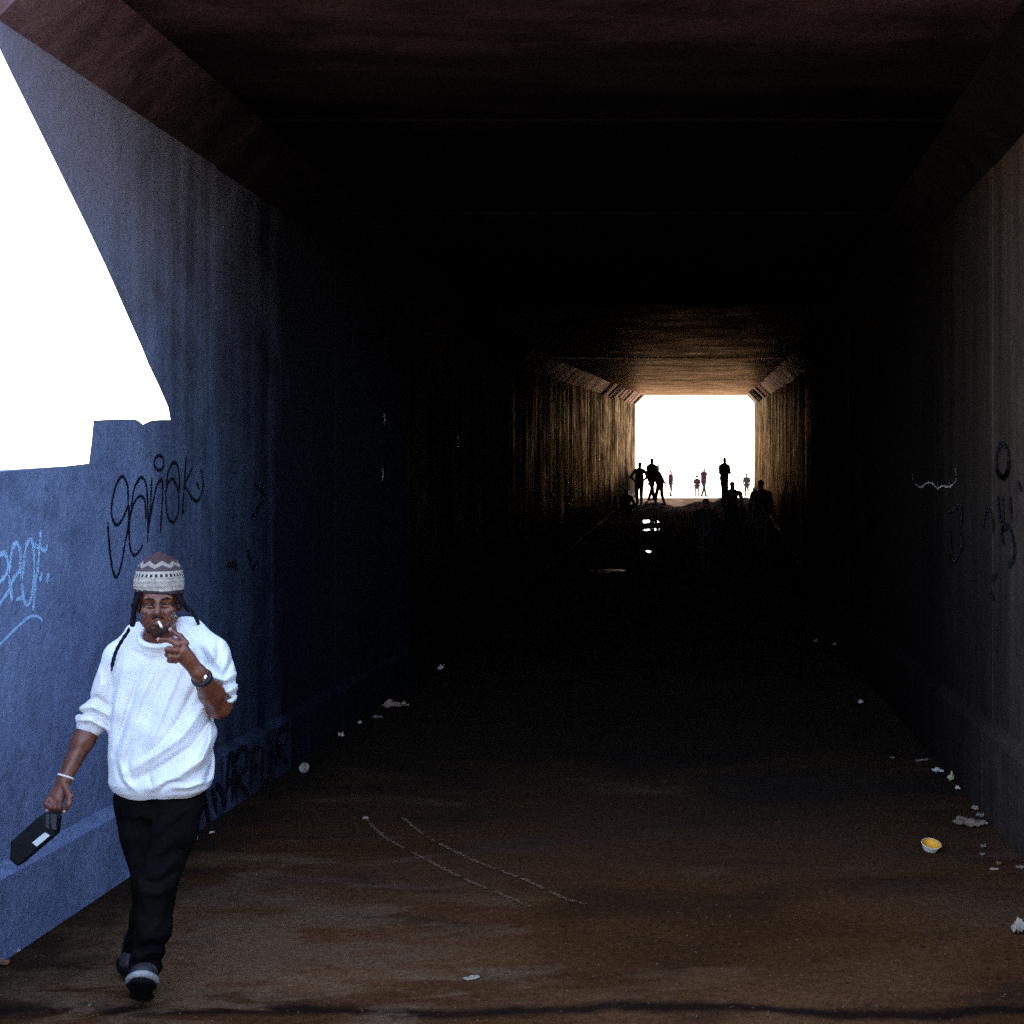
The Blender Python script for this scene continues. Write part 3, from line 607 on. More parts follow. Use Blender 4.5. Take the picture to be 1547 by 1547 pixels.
# ------------------------------------------------------------------ solid modelling: smooth union of tapered shapes, then a quad surface
def smin(a, b, k):
    if k <= 0: return np.minimum(a, b)
    h = np.clip(0.5 + 0.5 * (b - a) / k, 0, 1)
    return b + (a - b) * h - k * h * (1 - h)
class Solid:
    def __init__(self, lo, hi, h):
        lo, hi = np.minimum(lo, hi), np.maximum(lo, hi)
        self.lo = np.array(lo, float); self.h = h
        self.n = np.ceil((np.array(hi) - self.lo) / h).astype(int) + 1
        self.F = np.full(self.n, 1.0, np.float32)
        self.ax = [(self.lo[i] + h * np.arange(self.n[i])).astype(np.float32) for i in range(3)]
    def sub(self, lo, hi, m):
        sl = []
        for i in range(3):
            a = int(np.clip((lo[i] - m - self.lo[i]) / self.h, 0, self.n[i] - 1)); b = int(np.clip((hi[i] + m - self.lo[i]) / self.h + 2, 1, self.n[i]))
            sl.append(slice(a, max(b, a + 1)))
        X = self.ax[0][sl[0]][:, None, None]; Y = self.ax[1][sl[1]][None, :, None]; Z = self.ax[2][sl[2]][None, None, :]
        return tuple(sl), X, Y, Z
    def put(self, sl, d, k, cut=False):
        if cut: self.F[sl] = -smin(-self.F[sl], d, k)
        else: self.F[sl] = smin(self.F[sl], d, k)
    def cap(self, a, b, r1, r2=None, k=0.01, flat=None, cut=False):
        r2 = r1 if r2 is None else r2
        a = np.array(a, float); b = np.array(b, float); R_ = max(r1, r2)
        sl, X, Y, Z = self.sub(np.minimum(a, b) - R_, np.maximum(a, b) + R_, k + 4 * self.h)
        ab = b - a; L2 = max(float(ab @ ab), 1e-9)
        t = np.clip(((X - a[0]) * ab[0] + (Y - a[1]) * ab[1] + (Z - a[2]) * ab[2]) / L2, 0, 1)
        dx, dy, dz = X - a[0] - t * ab[0], Y - a[1] - t * ab[1], Z - a[2] - t * ab[2]
        q = dx * dx + dy * dy + dz * dz
        if flat is not None:
            n, s = flat; n = np.array(n, float); n /= np.linalg.norm(n)
            q = q + (s * s - 1) * (dx * n[0] + dy * n[1] + dz * n[2]) ** 2
        self.put(sl, np.sqrt(q) - (r1 + (r2 - r1) * t), k, cut)
    def chain(self, pts, rs, k=0.01, flat=None, cut=False):
        for i in range(len(pts) - 1): self.cap(pts[i], pts[i + 1], rs[i], rs[i + 1], k, flat, cut)
    def ell(self, c, r, k=0.01, rot=None, cut=False):
        c = np.array(c, float); r = np.array(r, float); R_ = r.max()
        sl, X, Y, Z = self.sub(c - R_, c + R_, k + 4 * self.h)
        x, y, z = X - c[0], Y - c[1], Z - c[2]
        if rot is not None:
            m = np.array(rot)
            x, y, z = m[0, 0] * x + m[0, 1] * y + m[0, 2] * z, m[1, 0] * x + m[1, 1] * y + m[1, 2] * z, m[2, 0] * x + m[2, 1] * y + m[2, 2] * z
        k0 = np.sqrt((x / r[0]) ** 2 + (y / r[1]) ** 2 + (z / r[2]) ** 2)
        k1 = np.sqrt((x / r[0] ** 2) ** 2 + (y / r[1] ** 2) ** 2 + (z / r[2] ** 2) ** 2) + 1e-6
        self.put(sl, k0 * (k0 - 1) / k1, k, cut)
    def loft(self, rows, k=0.01, p=2.3, turn=0.0):
        """rows: (z, cx, cy, rx, ry) from the bottom up"""
        A = np.array(rows, float); zs = A[:, 0]
        lo = (np.min(A[:, 1] - A[:, 3]), np.min(A[:, 2] - A[:, 4]), zs[0]); hi = (np.max(A[:, 1] + A[:, 3]), np.max(A[:, 2] + A[:, 4]), zs[-1])
        sl, X, Y, Z = self.sub(lo, hi, k + 5 * self.h)
        g = [np.interp(np.clip(Z, zs[0], zs[-1]), zs, A[:, i]).astype(np.float32) for i in range(1, 5)]
        ca_, sa_ = math.cos(turn), math.sin(turn); xx, yy = X - g[0], Y - g[1]
        e = (np.abs((ca_ * xx + sa_ * yy) / g[2]) ** p + np.abs((-sa_ * xx + ca_ * yy) / g[3]) ** p) ** (1 / p)
        d = (e - 1) * np.minimum(g[2], g[3])
        dz = np.maximum(zs[0] - Z, Z - zs[-1])
        d = np.maximum(d, 0) * (dz <= 0) + np.where(dz > 0, np.sqrt(np.maximum(d, 0) ** 2 + dz ** 2), np.where(d > 0, 0, np.maximum(d, dz)))
        self.put(sl, d, k)
    def ripple(self, fn, lo, hi):
        sl, X, Y, Z = self.sub(np.array(lo), np.array(hi), 0)
        self.F[sl] = self.F[sl] + fn(X, Y, Z)
    def surface(self):
        F, h, n = self.F, self.h, self.n
        S = F < 0
        cn = n - 1
        cid = lambda i, j, k: (i * cn[1] + j) * cn[2] + k
        ids, pts, quads = [], [], []
        for ax in range(3):
            a = [slice(None)] * 3; b = [slice(None)] * 3
            a[ax] = slice(0, -1); b[ax] = slice(1, None)
            I = np.array(np.nonzero(S[tuple(a)] != S[tuple(b)]))
            ok = np.ones(I.shape[1], bool)
            for o in range(3):
                if o != ax: ok &= (I[o] > 0) & (I[o] < n[o] - 1)
            I = I[:, ok]; J = I.copy(); J[ax] += 1
            fa, fb = F[tuple(I)], F[tuple(J)]
            t = fa / (fa - fb)
            p = I.astype(float); p[ax] += t
            o1, o2 = [(1, 2), (2, 0), (0, 1)][ax]
            q = []
            for (d1, d2) in ((-1, -1), (0, -1), (0, 0), (-1, 0)):
                c = I.copy(); c[o1] += d1; c[o2] += d2
                q.append(cid(*c)); ids.append(q[-1]); pts.append(p)
            q = np.array(q).T; flip = fa > 0
            q[flip] = q[flip][:, ::-1]; quads.append(q)
        ids = np.concatenate(ids); pts = np.concatenate(pts, axis=1)
        u, inv = np.unique(ids, return_inverse=True)
        cnt = np.bincount(inv)
        V = np.stack([np.bincount(inv, weights=pts[i]) / cnt for i in range(3)], 1)
        Q = np.searchsorted(u, np.concatenate(quads))
        return V * h + self.lo, Q
    def crease(self, pts, amp, w, ymin=-9, ymax=9):
        """raise (or sink) the surface along a line seen from the front"""
        pts = [np.array(q, float) for q in pts]; A = np.array(pts)
        lo, hi = A.min(0) - 3 * w, A.max(0) + 3 * w
        lo[1], hi[1] = ymin, ymax
        sl, X, Y, Z = self.sub(np.maximum(lo, self.lo), np.minimum(hi, self.lo + self.n * self.h), 0)
        best = None; n = len(pts) - 1
        for i in range(n):
            a, b = pts[i], pts[i + 1]; ab = b - a; L2 = ab[0] ** 2 + ab[2] ** 2 + 1e-9
            kx = Y / (a[1] + b[1]) * 2                          # follow the line of sight from the front
            x = X / kx; z = CAM_H + (Z - CAM_H) / kx
            t = np.clip(((x - a[0]) * ab[0] + (z - a[2]) * ab[2]) / L2, 0, 1)
            d2 = (x - a[0] - t * ab[0]) ** 2 + (z - a[2] - t * ab[2]) ** 2
            g = np.sin(np.pi * np.clip((i + t) / n * 0.9 + 0.05, 0, 1)) ** 0.7 * np.exp(-d2 / (w * w))
            best = g if best is None else np.maximum(best, g)
        self.F[sl] -= (amp * best).astype(np.float32)
    def build(self, name, mats, parent, relax=1):
        V, Q = self.surface()
        for _ in range(relax):                      # light smoothing along the quad edges
            acc = np.zeros_like(V); c = np.zeros(len(V))
            for a, b in ((0, 1), (1, 2), (2, 3), (3, 0)):
                np.add.at(acc, Q[:, a], V[Q[:, b]]); np.add.at(acc, Q[:, b], V[Q[:, a]]); np.add.at(c, Q[:, a], 1); np.add.at(c, Q[:, b], 1)
            V = 0.4 * V + 0.6 * acc / np.maximum(c, 1)[:, None]
        org = root_loc(parent)
        me = bpy.data.meshes.new(name)
        V = (V - org).astype(np.float32)
        me.vertices.add(len(V)); me.vertices.foreach_set('co', V.ravel())
        me.loops.add(Q.size); me.loops.foreach_set('vertex_index', Q.ravel().astype(np.int32))
        me.polygons.add(len(Q)); me.polygons.foreach_set('loop_start', (4 * np.arange(len(Q))).astype(np.int32)); me.polygons.foreach_set('loop_total', np.full(len(Q), 4, np.int32))
        me.update(calc_edges=True); me.validate()
        return link(name, me, mats, parent, True)

# ------------------------------------------------------------------ the walking man
def skin_mat(name, col, col2):
    m, nt, b = new_mat(name)
    p1 = pos(nt, (1, 1, 1), False)
    n1 = noise(nt, p1, 22, 5, 0.6); n2 = noise(nt, p1, 160, 4, 0.6)
    c = mix(nt, ramp(nt, n1, [(0.35, 0.0), (0.7, 1.0)]), col, col2)
    nt.links.new(c, b.inputs['Base Color']); b.inputs['Roughness'].default_value = 0.42; b.inputs['Specular IOR Level'].default_value = 0.5
    bump(nt, b, n2, 0.3, 0.002); return m
def cloth_mat(name, col, col2, scale=9, weave=420, rough=0.9, bmp=0.35, sheen=0.1):
    m, nt, b = new_mat(name)
    p1 = pos(nt, (1, 1, 1), False)
    n1 = noise(nt, p1, scale, 6, 0.6, 0.4); n2 = noise(nt, p1, weave, 2, 0.5); n3 = noise(nt, pos(nt, (1, 1, 0.5), False), 26, 4, 0.55, 0.8)
    c = mix(nt, ramp(nt, n1, [(0.35, 0.0), (0.68, 1.0)]), col, col2)
    nt.links.new(c, b.inputs['Base Color']); b.inputs['Roughness'].default_value = rough; b.inputs['Specular IOR Level'].default_value = 0.1
    b.inputs['Sheen Weight'].default_value = sheen; b.inputs['Specular IOR Level'].default_value = 0.1 if sheen else 0.02
    bump(nt, b, math_n(nt, 'ADD', math_n(nt, 'MULTIPLY', n2, 0.22), n3), bmp, 0.02); return m
M['skin'] = skin_mat('dark_brown_skin', (0.105, 0.029, 0.0125), (0.19, 0.055, 0.025))
M['nail'] = plain('pale_nail', (0.42, 0.24, 0.2), 0.4, 0.4, 0.1, 40, 0, 0)
M['shirt'] = cloth_mat('white_sweatshirt_cotton', (0.76, 0.715, 0.71), (0.84, 0.79, 0.78), 9, 420, 0.9, 0.22)
M['trousers'] = cloth_mat('black_denim', (0.0035, 0.003, 0.0032), (0.008, 0.0065, 0.0065), 7, 500, 0.95, 0.4, 0.0)
M['beard'] = plain('grey_black_beard', (0.040, 0.018, 0.012), 0.9, 0.1, 0.7, 120, 0, 0.6)
M['eye'] = plain('eye_white', (0.09, 0.05, 0.04), 0.4, 0.3, 0.1, 60, 0, 0)
M['iris'] = plain('dark_iris', (0.01, 0.007, 0.006), 0.15, 0.6, 0.1, 60, 0, 0)
M['hat_lining'] = plain('black_knit_lining', (0.012, 0.010, 0.012), 0.95, 0.03, 0.4, 90, 0, 0.5)
M['brim'] = plain('brown_knit_edge', (0.05, 0.035, 0.035), 0.95, 0.05, 0.4, 90, 0, 0.5)
M['cord'] = plain('black_braid', (0.012, 0.011, 0.018), 0.85, 0.15, 0.5, 200, 0, 0.8)
M['shoe'] = plain('scuffed_dark_leather', (0.03, 0.026, 0.03), 0.6, 0.3, 0.7, 45, 0, 0.5)
M['toe'] = plain('scuffed_white_rubber', (0.34, 0.31, 0.29), 0.7, 0.25, 0.5, 60, 0, 0.4)
M['sole'] = plain('black_rubber', (0.006, 0.006, 0.006), 0.9, 0.05, 0.3, 80, 0, 0.4)
M['watch_strap'] = plain('black_strap', (0.012, 0.012, 0.014), 0.5, 0.4, 0.2, 60, 0, 0)
M['steel'] = plain('bright_steel', (0.75, 0.78, 0.82), 0.2, 0.5, 0.1, 60, 1.0, 0)
M['bracelet'] = plain('pale_bracelet', (0.78, 0.66, 0.60), 0.35, 0.5, 0.2, 90, 0, 0)
def hat_mat():
    m, nt, b = new_mat('striped_knit')
    tc = nt.nodes.new('ShaderNodeTexCoord'); sp = nt.nodes.new('ShaderNodeSeparateXYZ'); nt.links.new(tc.outputs['Object'], sp.inputs[0])
    x, y, z = sp.outputs
    ang = math_n(nt, 'ARCTAN2', y, x)
    zig = math_n(nt, 'PINGPONG', math_n(nt, 'MULTIPLY', ang, 1.5), 0.5)          # sawtooth round the crown
    zz = math_n(nt, 'ADD', z, math_n(nt, 'MULTIPLY', z, 0.0))
    zt_ = math_n(nt, 'SUBTRACT', z, math_n(nt, 'MULTIPLY', math_n(nt, 'SUBTRACT', zig, 0.25), 0.03))
    cream, plum, dark, pink = (0.46, 0.375, 0.30), (0.088, 0.058, 0.060), (0.03, 0.02, 0.022), (0.32, 0.24, 0.20)
    def band(src, lo, hi):
        a = math_n(nt, 'GREATER_THAN', src, lo); bb = math_n(nt, 'LESS_THAN', src, hi); return math_n(nt, 'MULTIPLY', a, bb)
    n1 = noise(nt, pos(nt, (1, 1, 1), False), 55, 4, 0.6)
    c = mix(nt, ramp(nt, n1, [(0.42, 0.0), (0.55, 0.55)]), cream, (0.24, 0.18, 0.155))            # mottled cream brim band
    c = mix(nt, band(z, 0.044, 0.070), c, cream)
    dash = math_n(nt, 'GREATER_THAN', math_n(nt, 'SINE', math_n(nt, 'MULTIPLY', ang, 34.0)), -0.1)
    c = mix(nt, math_n(nt, 'MULTIPLY', band(z, 0.048, 0.060), dash), c, dark)                     # row of dark stitches
    c = mix(nt, band(z, 0.070, 0.5), c, plum)
    c = mix(nt, band(zt_, 0.088, 0.104), c, pink)
    c = mix(nt, band(zt_, 0.104, 0.5), c, (0.07, 0.036, 0.034))
    nt.links.new(c, b.inputs['Base Color']); b.inputs['Roughness'].default_value = 0.95; b.inputs['Specular IOR Level'].default_value = 0.1
    rib = math_n(nt, 'SINE', math_n(nt, 'MULTIPLY', z, 900.0)); rib2 = math_n(nt, 'SINE', math_n(nt, 'MULTIPLY', ang, 70.0))
    bump(nt, b, math_n(nt, 'ADD', math_n(nt, 'MULTIPLY', rib, rib2), n1), 0.5, 0.006); return m
M['hat'] = hat_mat()

MAN = P(215, 1500, 4.9); MAN = np.array((MAN[0], 4.9, 0.0))
man = empty('person', MAN)
tag(man, 'man in white sweatshirt, black trousers and striped knit hat walking forward beside the blue wall', 'person')
HY = 4.80                                         # depth of the middle of the head
HC = P(240, 909, HY)                              # between the eyes, inside the head
HA = math.radians(22)                             # he looks towards the viewer
HR = np.array(((math.cos(HA), -math.sin(HA), 0), (math.sin(HA), math.cos(HA), 0), (0, 0, 1)))
def H(x, y, z): return HC + HR @ np.array((x, y, z))
def HB(x, y, z): return HC + np.array((x, y, z))

# ---- body: head, neck, trunk, arms, hands and legs as one skin
B = Solid((-2.84, 4.40, -0.01), (-1.84, 5.30, 1.80), 0.004)
B.ell(H(0, 0.02, 0.035), (0.073, 0.094, 0.085), 0.01, rot=HR.T)
B.ell(H(0, -0.022, -0.050), (0.058, 0.066, 0.075), 0.02, rot=HR.T)
for s in (-1, 1):
    B.cap(H(s * 0.052, 0.005, -0.075), H(s * 0.012, -0.074, -0.106), 0.018, 0.020, 0.02)
    B.ell(H(s * 0.044, -0.066, -0.030), (0.020, 0.020, 0.018), 0.02, rot=HR.T)
    B.cap(H(s * 0.012, -0.092, 0.016), H(s * 0.046, -0.078, 0.018), 0.0095, 0.008, 0.012)
B.ell(H(0, -0.055, 0.045), (0.055, 0.036, 0.035), 0.02, rot=HR.T)
for s in (-1, 1):
    B.ell(H(s * 0.031, -0.103, -0.003), (0.019, 0.020, 0.0125), 0.010, rot=HR.T, cut=True)
    B.cap(H(s * 0.018, -0.085, 0.0062), H(s * 0.045, -0.078, 0.0045), 0.0064, 0.0058, 0.005)      # upper lid
    B.cap(H(s * 0.020, -0.085, -0.0118), H(s * 0.044, -0.079, -0.0118), 0.0062, 0.0052, 0.005)     # pouch under the eye
    B.cap(H(s * 0.020, -0.100, -0.046), H(s * 0.038, -0.080, -0.068), 0.007, 0.006, 0.012)     # cheek fold
B.chain([H(0, -0.088, 0.012), H(0, -0.103, -0.012), H(0, -0.119, -0.034)], [0.008, 0.0095, 0.013], 0.008)
for s in (-1, 1): B.ell(H(s * 0.0155, -0.104, -0.038), (0.011, 0.013, 0.010), 0.008, rot=HR.T)
B.ell(H(0, -0.082, -0.068), (0.034, 0.022, 0.027), 0.018, rot=HR.T)
B.chain([H(-0.025, -0.094, -0.066), H(0, -0.106, -0.062), H(0.025, -0.094, -0.066)], [0.004, 0.007, 0.004], 0.005)
B.chain([H(-0.022, -0.093, -0.076), H(0, -0.104, -0.078), H(0.022, -0.093, -0.076)], [0.005, 0.0085, 0.005], 0.005)
B.chain([H(-0.026, -0.104, -0.070), H(0, -0.114, -0.0695), H(0.026, -0.104, -0.070)], [0.0025, 0.004, 0.0025], 0.003, cut=True)
for s in (-1, 1): B.ell(H(s * 0.074, 0.015, -0.018), (0.010, 0.020, 0.032), 0.006, rot=HR.T)
neck0, neck1 = H(0, 0.025, -0.06), H(0.004, 0.085, -0.19)
B.cap(neck0, neck1, 0.056, 0.062, 0.02)
TY = 4.90
cx = lambda u: P(u, 1050, TY)[0]
B.loft([(0.84, cx(243), TY + 0.02, 0.12, 0.075), (1.0, cx(244), TY + 0.01, 0.125, 0.075), (1.25, cx(245), TY, 0.135, 0.075), (1.42, cx(246), TY, 0.12, 0.06), (1.48, cx(246), TY, 0.08, 0.06)], 0.03)
# his right arm (towards the wall), hanging
RS, RE, RW = P(186, 1000, 4.92), P(141, 1088, 4.90), P(98, 1176, 4.80)
B.cap(RS, RE, 0.034, 0.044, 0.02); B.chain([RE, RE * 0.65 + RW * 0.35, RW], [0.044, 0.041, 0.026], 0.02)
RH = P(86, 1205, 4.77)
B.cap(RW, RH, 0.027, 0.031, 0.015, flat=((0.1, 1, 0), 1.5))
for (a, m_, e) in (((76, 1205), (70, 1214), (71, 1224)), ((81, 1208), (76, 1219), (79, 1228)), ((86, 1209), (83, 1220), (86, 1228)), ((91, 1208), (90, 1219), (92, 1227))):
    B.chain([P(*a, 4.765), P(*m_, 4.735), P(*e, 4.745)], [0.0105, 0.0095, 0.008], 0.005)
B.chain([P(98, 1188, 4.76), P(106, 1203, 4.735), P(104, 1215, 4.725), P(97, 1226, 4.73)], [0.014, 0.0115, 0.010, 0.008], 0.007)
# his left arm, forearm raised to the mouth
LS, LE, LW = P(318, 986, 4.92), P(331, 1066, 4.90), P(300, 1016, 4.70)
B.cap(LS, LE, 0.042, 0.050, 0.02); B.chain([LE, LE * 0.62 + LW * 0.38, LW], [0.050, 0.047, 0.030], 0.02)
LK = P(273, 984, 4.655)
B.cap(LW, LK, 0.030, 0.036, 0.015, flat=((0.2, 1, 0.1), 1.45))
B.chain([P(281, 972, 4.65), P(272, 961, 4.645), P(257, 951, 4.655)], [0.0125, 0.0105, 0.008], 0.005)      # index
B.chain([P(270, 974, 4.635), P(258, 968, 4.625), P(239, 966, 4.65)], [0.0125, 0.0105, 0.008], 0.005)      # middle
B.chain([P(266, 983, 4.625), P(254, 981, 4.605), P(253, 989, 4.63), P(263, 992, 4.645)], [0.012, 0.0115, 0.0105, 0.009], 0.004)
B.chain([P(268, 993, 4.63), P(257, 992, 4.612), P(256, 998, 4.635), P(266, 1000, 4.65)], [0.0105, 0.0105, 0.0095, 0.008], 0.004)
B.chain([P(290, 993, 4.69), P(279, 978, 4.71), P(268, 969, 4.70), P(258, 965, 4.685)], [0.016, 0.013, 0.011, 0.009], 0.007)  # thumb on the far side
# legs inside the trousers
LH, LKn, LA = P(270, 1215, 4.93), P(243, 1325, 4.83), P(216, 1466, 4.79)
RHp, RK, RA = P(210, 1212, 4.96), P(222, 1320, 4.93), P(205, 1432, 5.06)
B.chain([LH, LKn, LA], [0.06, 0.04, 0.03], 0.03); B.chain([RHp + (0.015, 0, 0), RK + (0.015, 0, 0), RA], [0.06, 0.036, 0.03], 0.03)
B.build('body', M['skin'], man, 1)
body = bpy.data.objects['body']
def small(name, mat, parent, fn, lo, hi, h=0.0025, relax=1):
    S = Solid(lo, hi, h); fn(S); return S.build(name, mat, parent, relax)
for s in (-1, 1):
    c = H(s * 0.031, -0.073, -0.003)
    e = small('eye', M['eye'], body, lambda S: S.ell(c, (0.0125, 0.0125, 0.0115), 0), c - 0.02, c + 0.02)
    ci = H(s * 0.030, -0.0845, -0.0035)
    small('iris', M['iris'], e, lambda S: S.ell(ci, (0.0055, 0.002, 0.0055), 0), ci - 0.012, ci + 0.012, 0.0012, 0)
    small('eyebrow', M['beard'], body, lambda S: S.chain([H(s * 0.014, -0.1005, 0.017), H(s * 0.032, -0.0945, 0.021), H(s * 0.048, -0.082, 0.016)], [0.004, 0.0045, 0.003], 0.003), HB(-0.09, -0.14, -0.01), HB(0.1, 0.0, 0.05), 0.002)
def beard(S):
    rb = random.Random(3)
    S.chain([H(-0.030, -0.090, -0.066), H(-0.015, -0.104, -0.056), H(0, -0.108, -0.0540), H(0.015, -0.104, -0.056), H(0.030, -0.090, -0.066)], [0.0045, 0.0048, 0.004, 0.0048, 0.0045], 0.004)
    S.chain([H(-0.044, -0.062, -0.100), H(-0.030, -0.083, -0.105), H(0, -0.094, -0.116), H(0.030, -0.083, -0.105), H(0.044, -0.062, -0.100)], [0.002, 0.009, 0.015, 0.009, 0.002], 0.012)
    S.cap(H(0, -0.098, -0.092), H(0, -0.095, -0.11), 0.006, 0.012, 0.008)
    S.ell(H(0, -0.092, -0.125), (0.020, 0.014, 0.014), 0.01, rot=HR.T)
    S.ripple(lambda X, Y, Z: 0.0012 * np.sin(X * 900 + Z * 120) * np.sin(Z * 330 + X * 200), HB(-0.12, -0.16, -0.17), HB(0.14, 0.04, -0.03))
small('beard', M['beard'], body, beard, HB(-0.12, -0.16, -0.17), HB(0.14, 0.04, -0.03), 0.0025, 1)
for q in ((257, 951, 4.648), (239, 966, 4.643), (71, 1224, 4.738), (86, 1228, 4.738), (97, 1226, 4.723)):
    c = P(*q); small('fingernail', M['nail'], body, lambda S: S.ell(c, (0.0065, 0.0055, 0.0075), 0), c - 0.014, c + 0.014, 0.0015, 0)

# ---- sweatshirt
def torso_rows():
    rows = []
    for v, ul, ur, ry, dy in ((1199, 186, 302, 0.105, 0.0), (1191, 174, 316, 0.120, -0.002), (1178, 168, 322, 0.130, -0.004), (1150, 168, 322, 0.130, -0.006), (1100, 170, 319, 0.126, -0.006), (1050, 172, 317, 0.120, 0), (1005, 176, 316, 0.112, 0), (975, 184, 314, 0.100, 0.01), (959, 200, 300, 0.085, 0.02), (950, 212, 282, 0.072, 0.03)):
        pl, pr = P(ul, v, TY), P(ur, v, TY)
        rows.append((pl[2], (pl[0] + pr[0]) / 2, TY + dy, (pr[0] - pl[0]) / 2, ry))
    return rows
TR = torso_rows()
def front(u, v, inset=0.0):
    A = np.array(TR); z = P(u, v, TY - 0.11)[2]; x = P(u, v, TY - 0.11)[0]
    g = [np.interp(z, A[:, 0], A[:, i]) for i in range(1, 5)]
    t = np.clip(abs(x - g[0]) / g[2], 0, 0.97)
    y = g[1] - g[3] * (1 - t ** 2.3) ** (1 / 2.3)
    return np.array((x, y + inset, z))
T = Solid((-2.72, 4.58, 0.78), (-1.84, 5.16, 1.56), 0.004)
T.loft(TR, 0.02, 2.3)
T.cap(P(210, 962, 4.91), P(186, 996, 4.90), 0.062, 0.070, 0.04); T.cap(P(284, 954, 4.93), P(316, 990, 4.92), 0.064, 0.074, 0.04)
T.chain([P(186, 996, 4.90), P(161, 1045, 4.90), P(146, 1078, 4.895)], [0.070, 0.062, 0.056], 0.03)          # his right sleeve
T.chain([P(160, 1090, 4.893), P(121, 1082, 4.893)], [0.020, 0.020], 0.012)
T.cap(P(146, 1079, 4.895), P(139, 1093, 4.893), 0.062, 0.058, 0.008)                                        # pushed-up cuff
T.chain([P(316, 990, 4.92), P(327, 1020, 4.92), P(334, 1044, 4.915)], [0.074, 0.068, 0.062], 0.03)          # his left sleeve
def fold(pts, amp, w, Y=4.79, ymax=4.93): T.crease([P(u, v, Y) for u, v in pts], amp * 1.05, w * 0.8, 4.5, ymax)
for pts, amp, w in (
        ([(330, 1100), (306, 1146), (262, 1178), (214, 1196)], 0.022, 0.024), ([(322, 1082), (290, 1128), (246, 1158), (200, 1180)], -0.020, 0.018),
        ([(312, 1060), (276, 1112), (232, 1142), (188, 1168)], 0.016, 0.020), ([(296, 1034), (272, 1086), (246, 1122), (214, 1150)], -0.014, 0.016),
        ([(276, 1004), (252, 1060), (236, 1100), (222, 1130)], 0.014, 0.018), ([(262, 1000), (240, 1044), (222, 1090)], -0.012, 0.014),
        ([(236, 1006), (214, 1050), (196, 1100), (180, 1150)], 0.015, 0.018), ([(212, 1010), (200, 1052), (186, 1098), (172, 1140)], -0.018, 0.014),
        ([(190, 1000), (178, 1050), (168, 1100)], 0.014, 0.016), ([(176, 1030), (170, 1050), (166, 1090)], -0.009, 0.012),
        ([(326, 1120), (322, 1155), (308, 1186)], -0.014, 0.014), ([(176, 1144), (180, 1172), (192, 1192)], -0.007, 0.013), ([(180, 1150), (188, 1178), (206, 1196)], 0.012, 0.014),
        ([(244, 1192), (254, 1184), (270, 1180)], -0.020, 0.012), ([(262, 1190), (284, 1190), (312, 1180)], 0.012, 0.012), ([(200, 1120), (192, 1150), (196, 1180)], -0.012, 0.012),
        ([(204, 968), (228, 982), (262, 980), (288, 962)], 0.008, 0.013), ([(196, 980), (226, 996), (264, 994)], -0.008, 0.013),
        ([(318, 1092), (316, 1120), (300, 1160)], 0.014, 0.014), ([(230, 1150), (224, 1170), (230, 1190)], -0.010, 0.010)): fold(pts, amp, w)
for pts, amp, w in (                                                                                        # bunched cloth on the sleeves
        ([(300, 1000), (318, 1022), (340, 1028), (356, 1018)], 0.016, 0.010), ([(302, 1010), (320, 1031), (342, 1036), (358, 1027)], -0.018, 0.008),
        ([(306, 1020), (324, 1041), (344, 1045), (358, 1036)], 0.016, 0.010), ([(312, 1032), (330, 1050), (348, 1053), (358, 1045)], -0.018, 0.007),
        ([(316, 1042), (332, 1058), (350, 1060), (358, 1053)], 0.014, 0.009), ([(302, 978), (312, 998), (322, 1012)], -0.016, 0.010), ([(314, 974), (322, 992), (334, 1012)], 0.014, 0.012),
        ([(330, 968), (330, 990), (322, 1010)], -0.014, 0.010), ([(344, 982), (342, 1000), (334, 1018)], 0.012, 0.011), ([(350, 996), (346, 1010), (338, 1022)], -0.012, 0.008),
        ([(116, 1070), (140, 1068), (166, 1082)], 0.014, 0.010), ([(116, 1078), (140, 1077), (164, 1091)], -0.018, 0.007), ([(114, 1088), (138, 1088), (162, 1102)], 0.014, 0.010),
        ([(124, 1054), (146, 1054), (168, 1068)], -0.012, 0.010), ([(166, 1006), (168, 1034), (162, 1066)], -0.009, 0.011), ([(150, 1008), (152, 1034), (144, 1058)], 0.010, 0.014), ([(138, 1020), (138, 1042), (130, 1062)], -0.008, 0.010)):
    T.crease([P(u, v, 4.86) for u, v in pts], amp * 1.15, w, 4.5, 4.95)
T.ripple(lambda X, Y, Z: 0.0022 * np.sin(X * 31 + Z * 22 + 1.5 * np.sin(Z * 17)) + 0.0014 * np.sin(X * 55 - Z * 41 + Y * 30 + 1.2 * np.sin(X * 23)) , (-2.72, 4.5, 0.7), (-1.84, 5.2, 1.6))
T.cap(H(0, 0.03, -0.06), H(0.0, -0.035, -0.135), 0.060, 0.052, 0.006, cut=True)                              # neck opening
shirt = T.build('sweatshirt', M['shirt'], man, 2)
def collar(S):
    pts = []
    for i in range(19):
        a = 2 * math.pi * i / 18
        pts.append(H(0.072 * math.sin(a), 0.022 - 0.078 * math.cos(a), -0.142 + 0.032 * math.cos(a + math.pi)))
    S.chain(pts, [0.011] * 19, 0.004)
small('collar', M['shirt'], shirt, collar, HB(-0.14, -0.14, -0.2), HB(0.14, 0.17, -0.05), 0.003, 1)

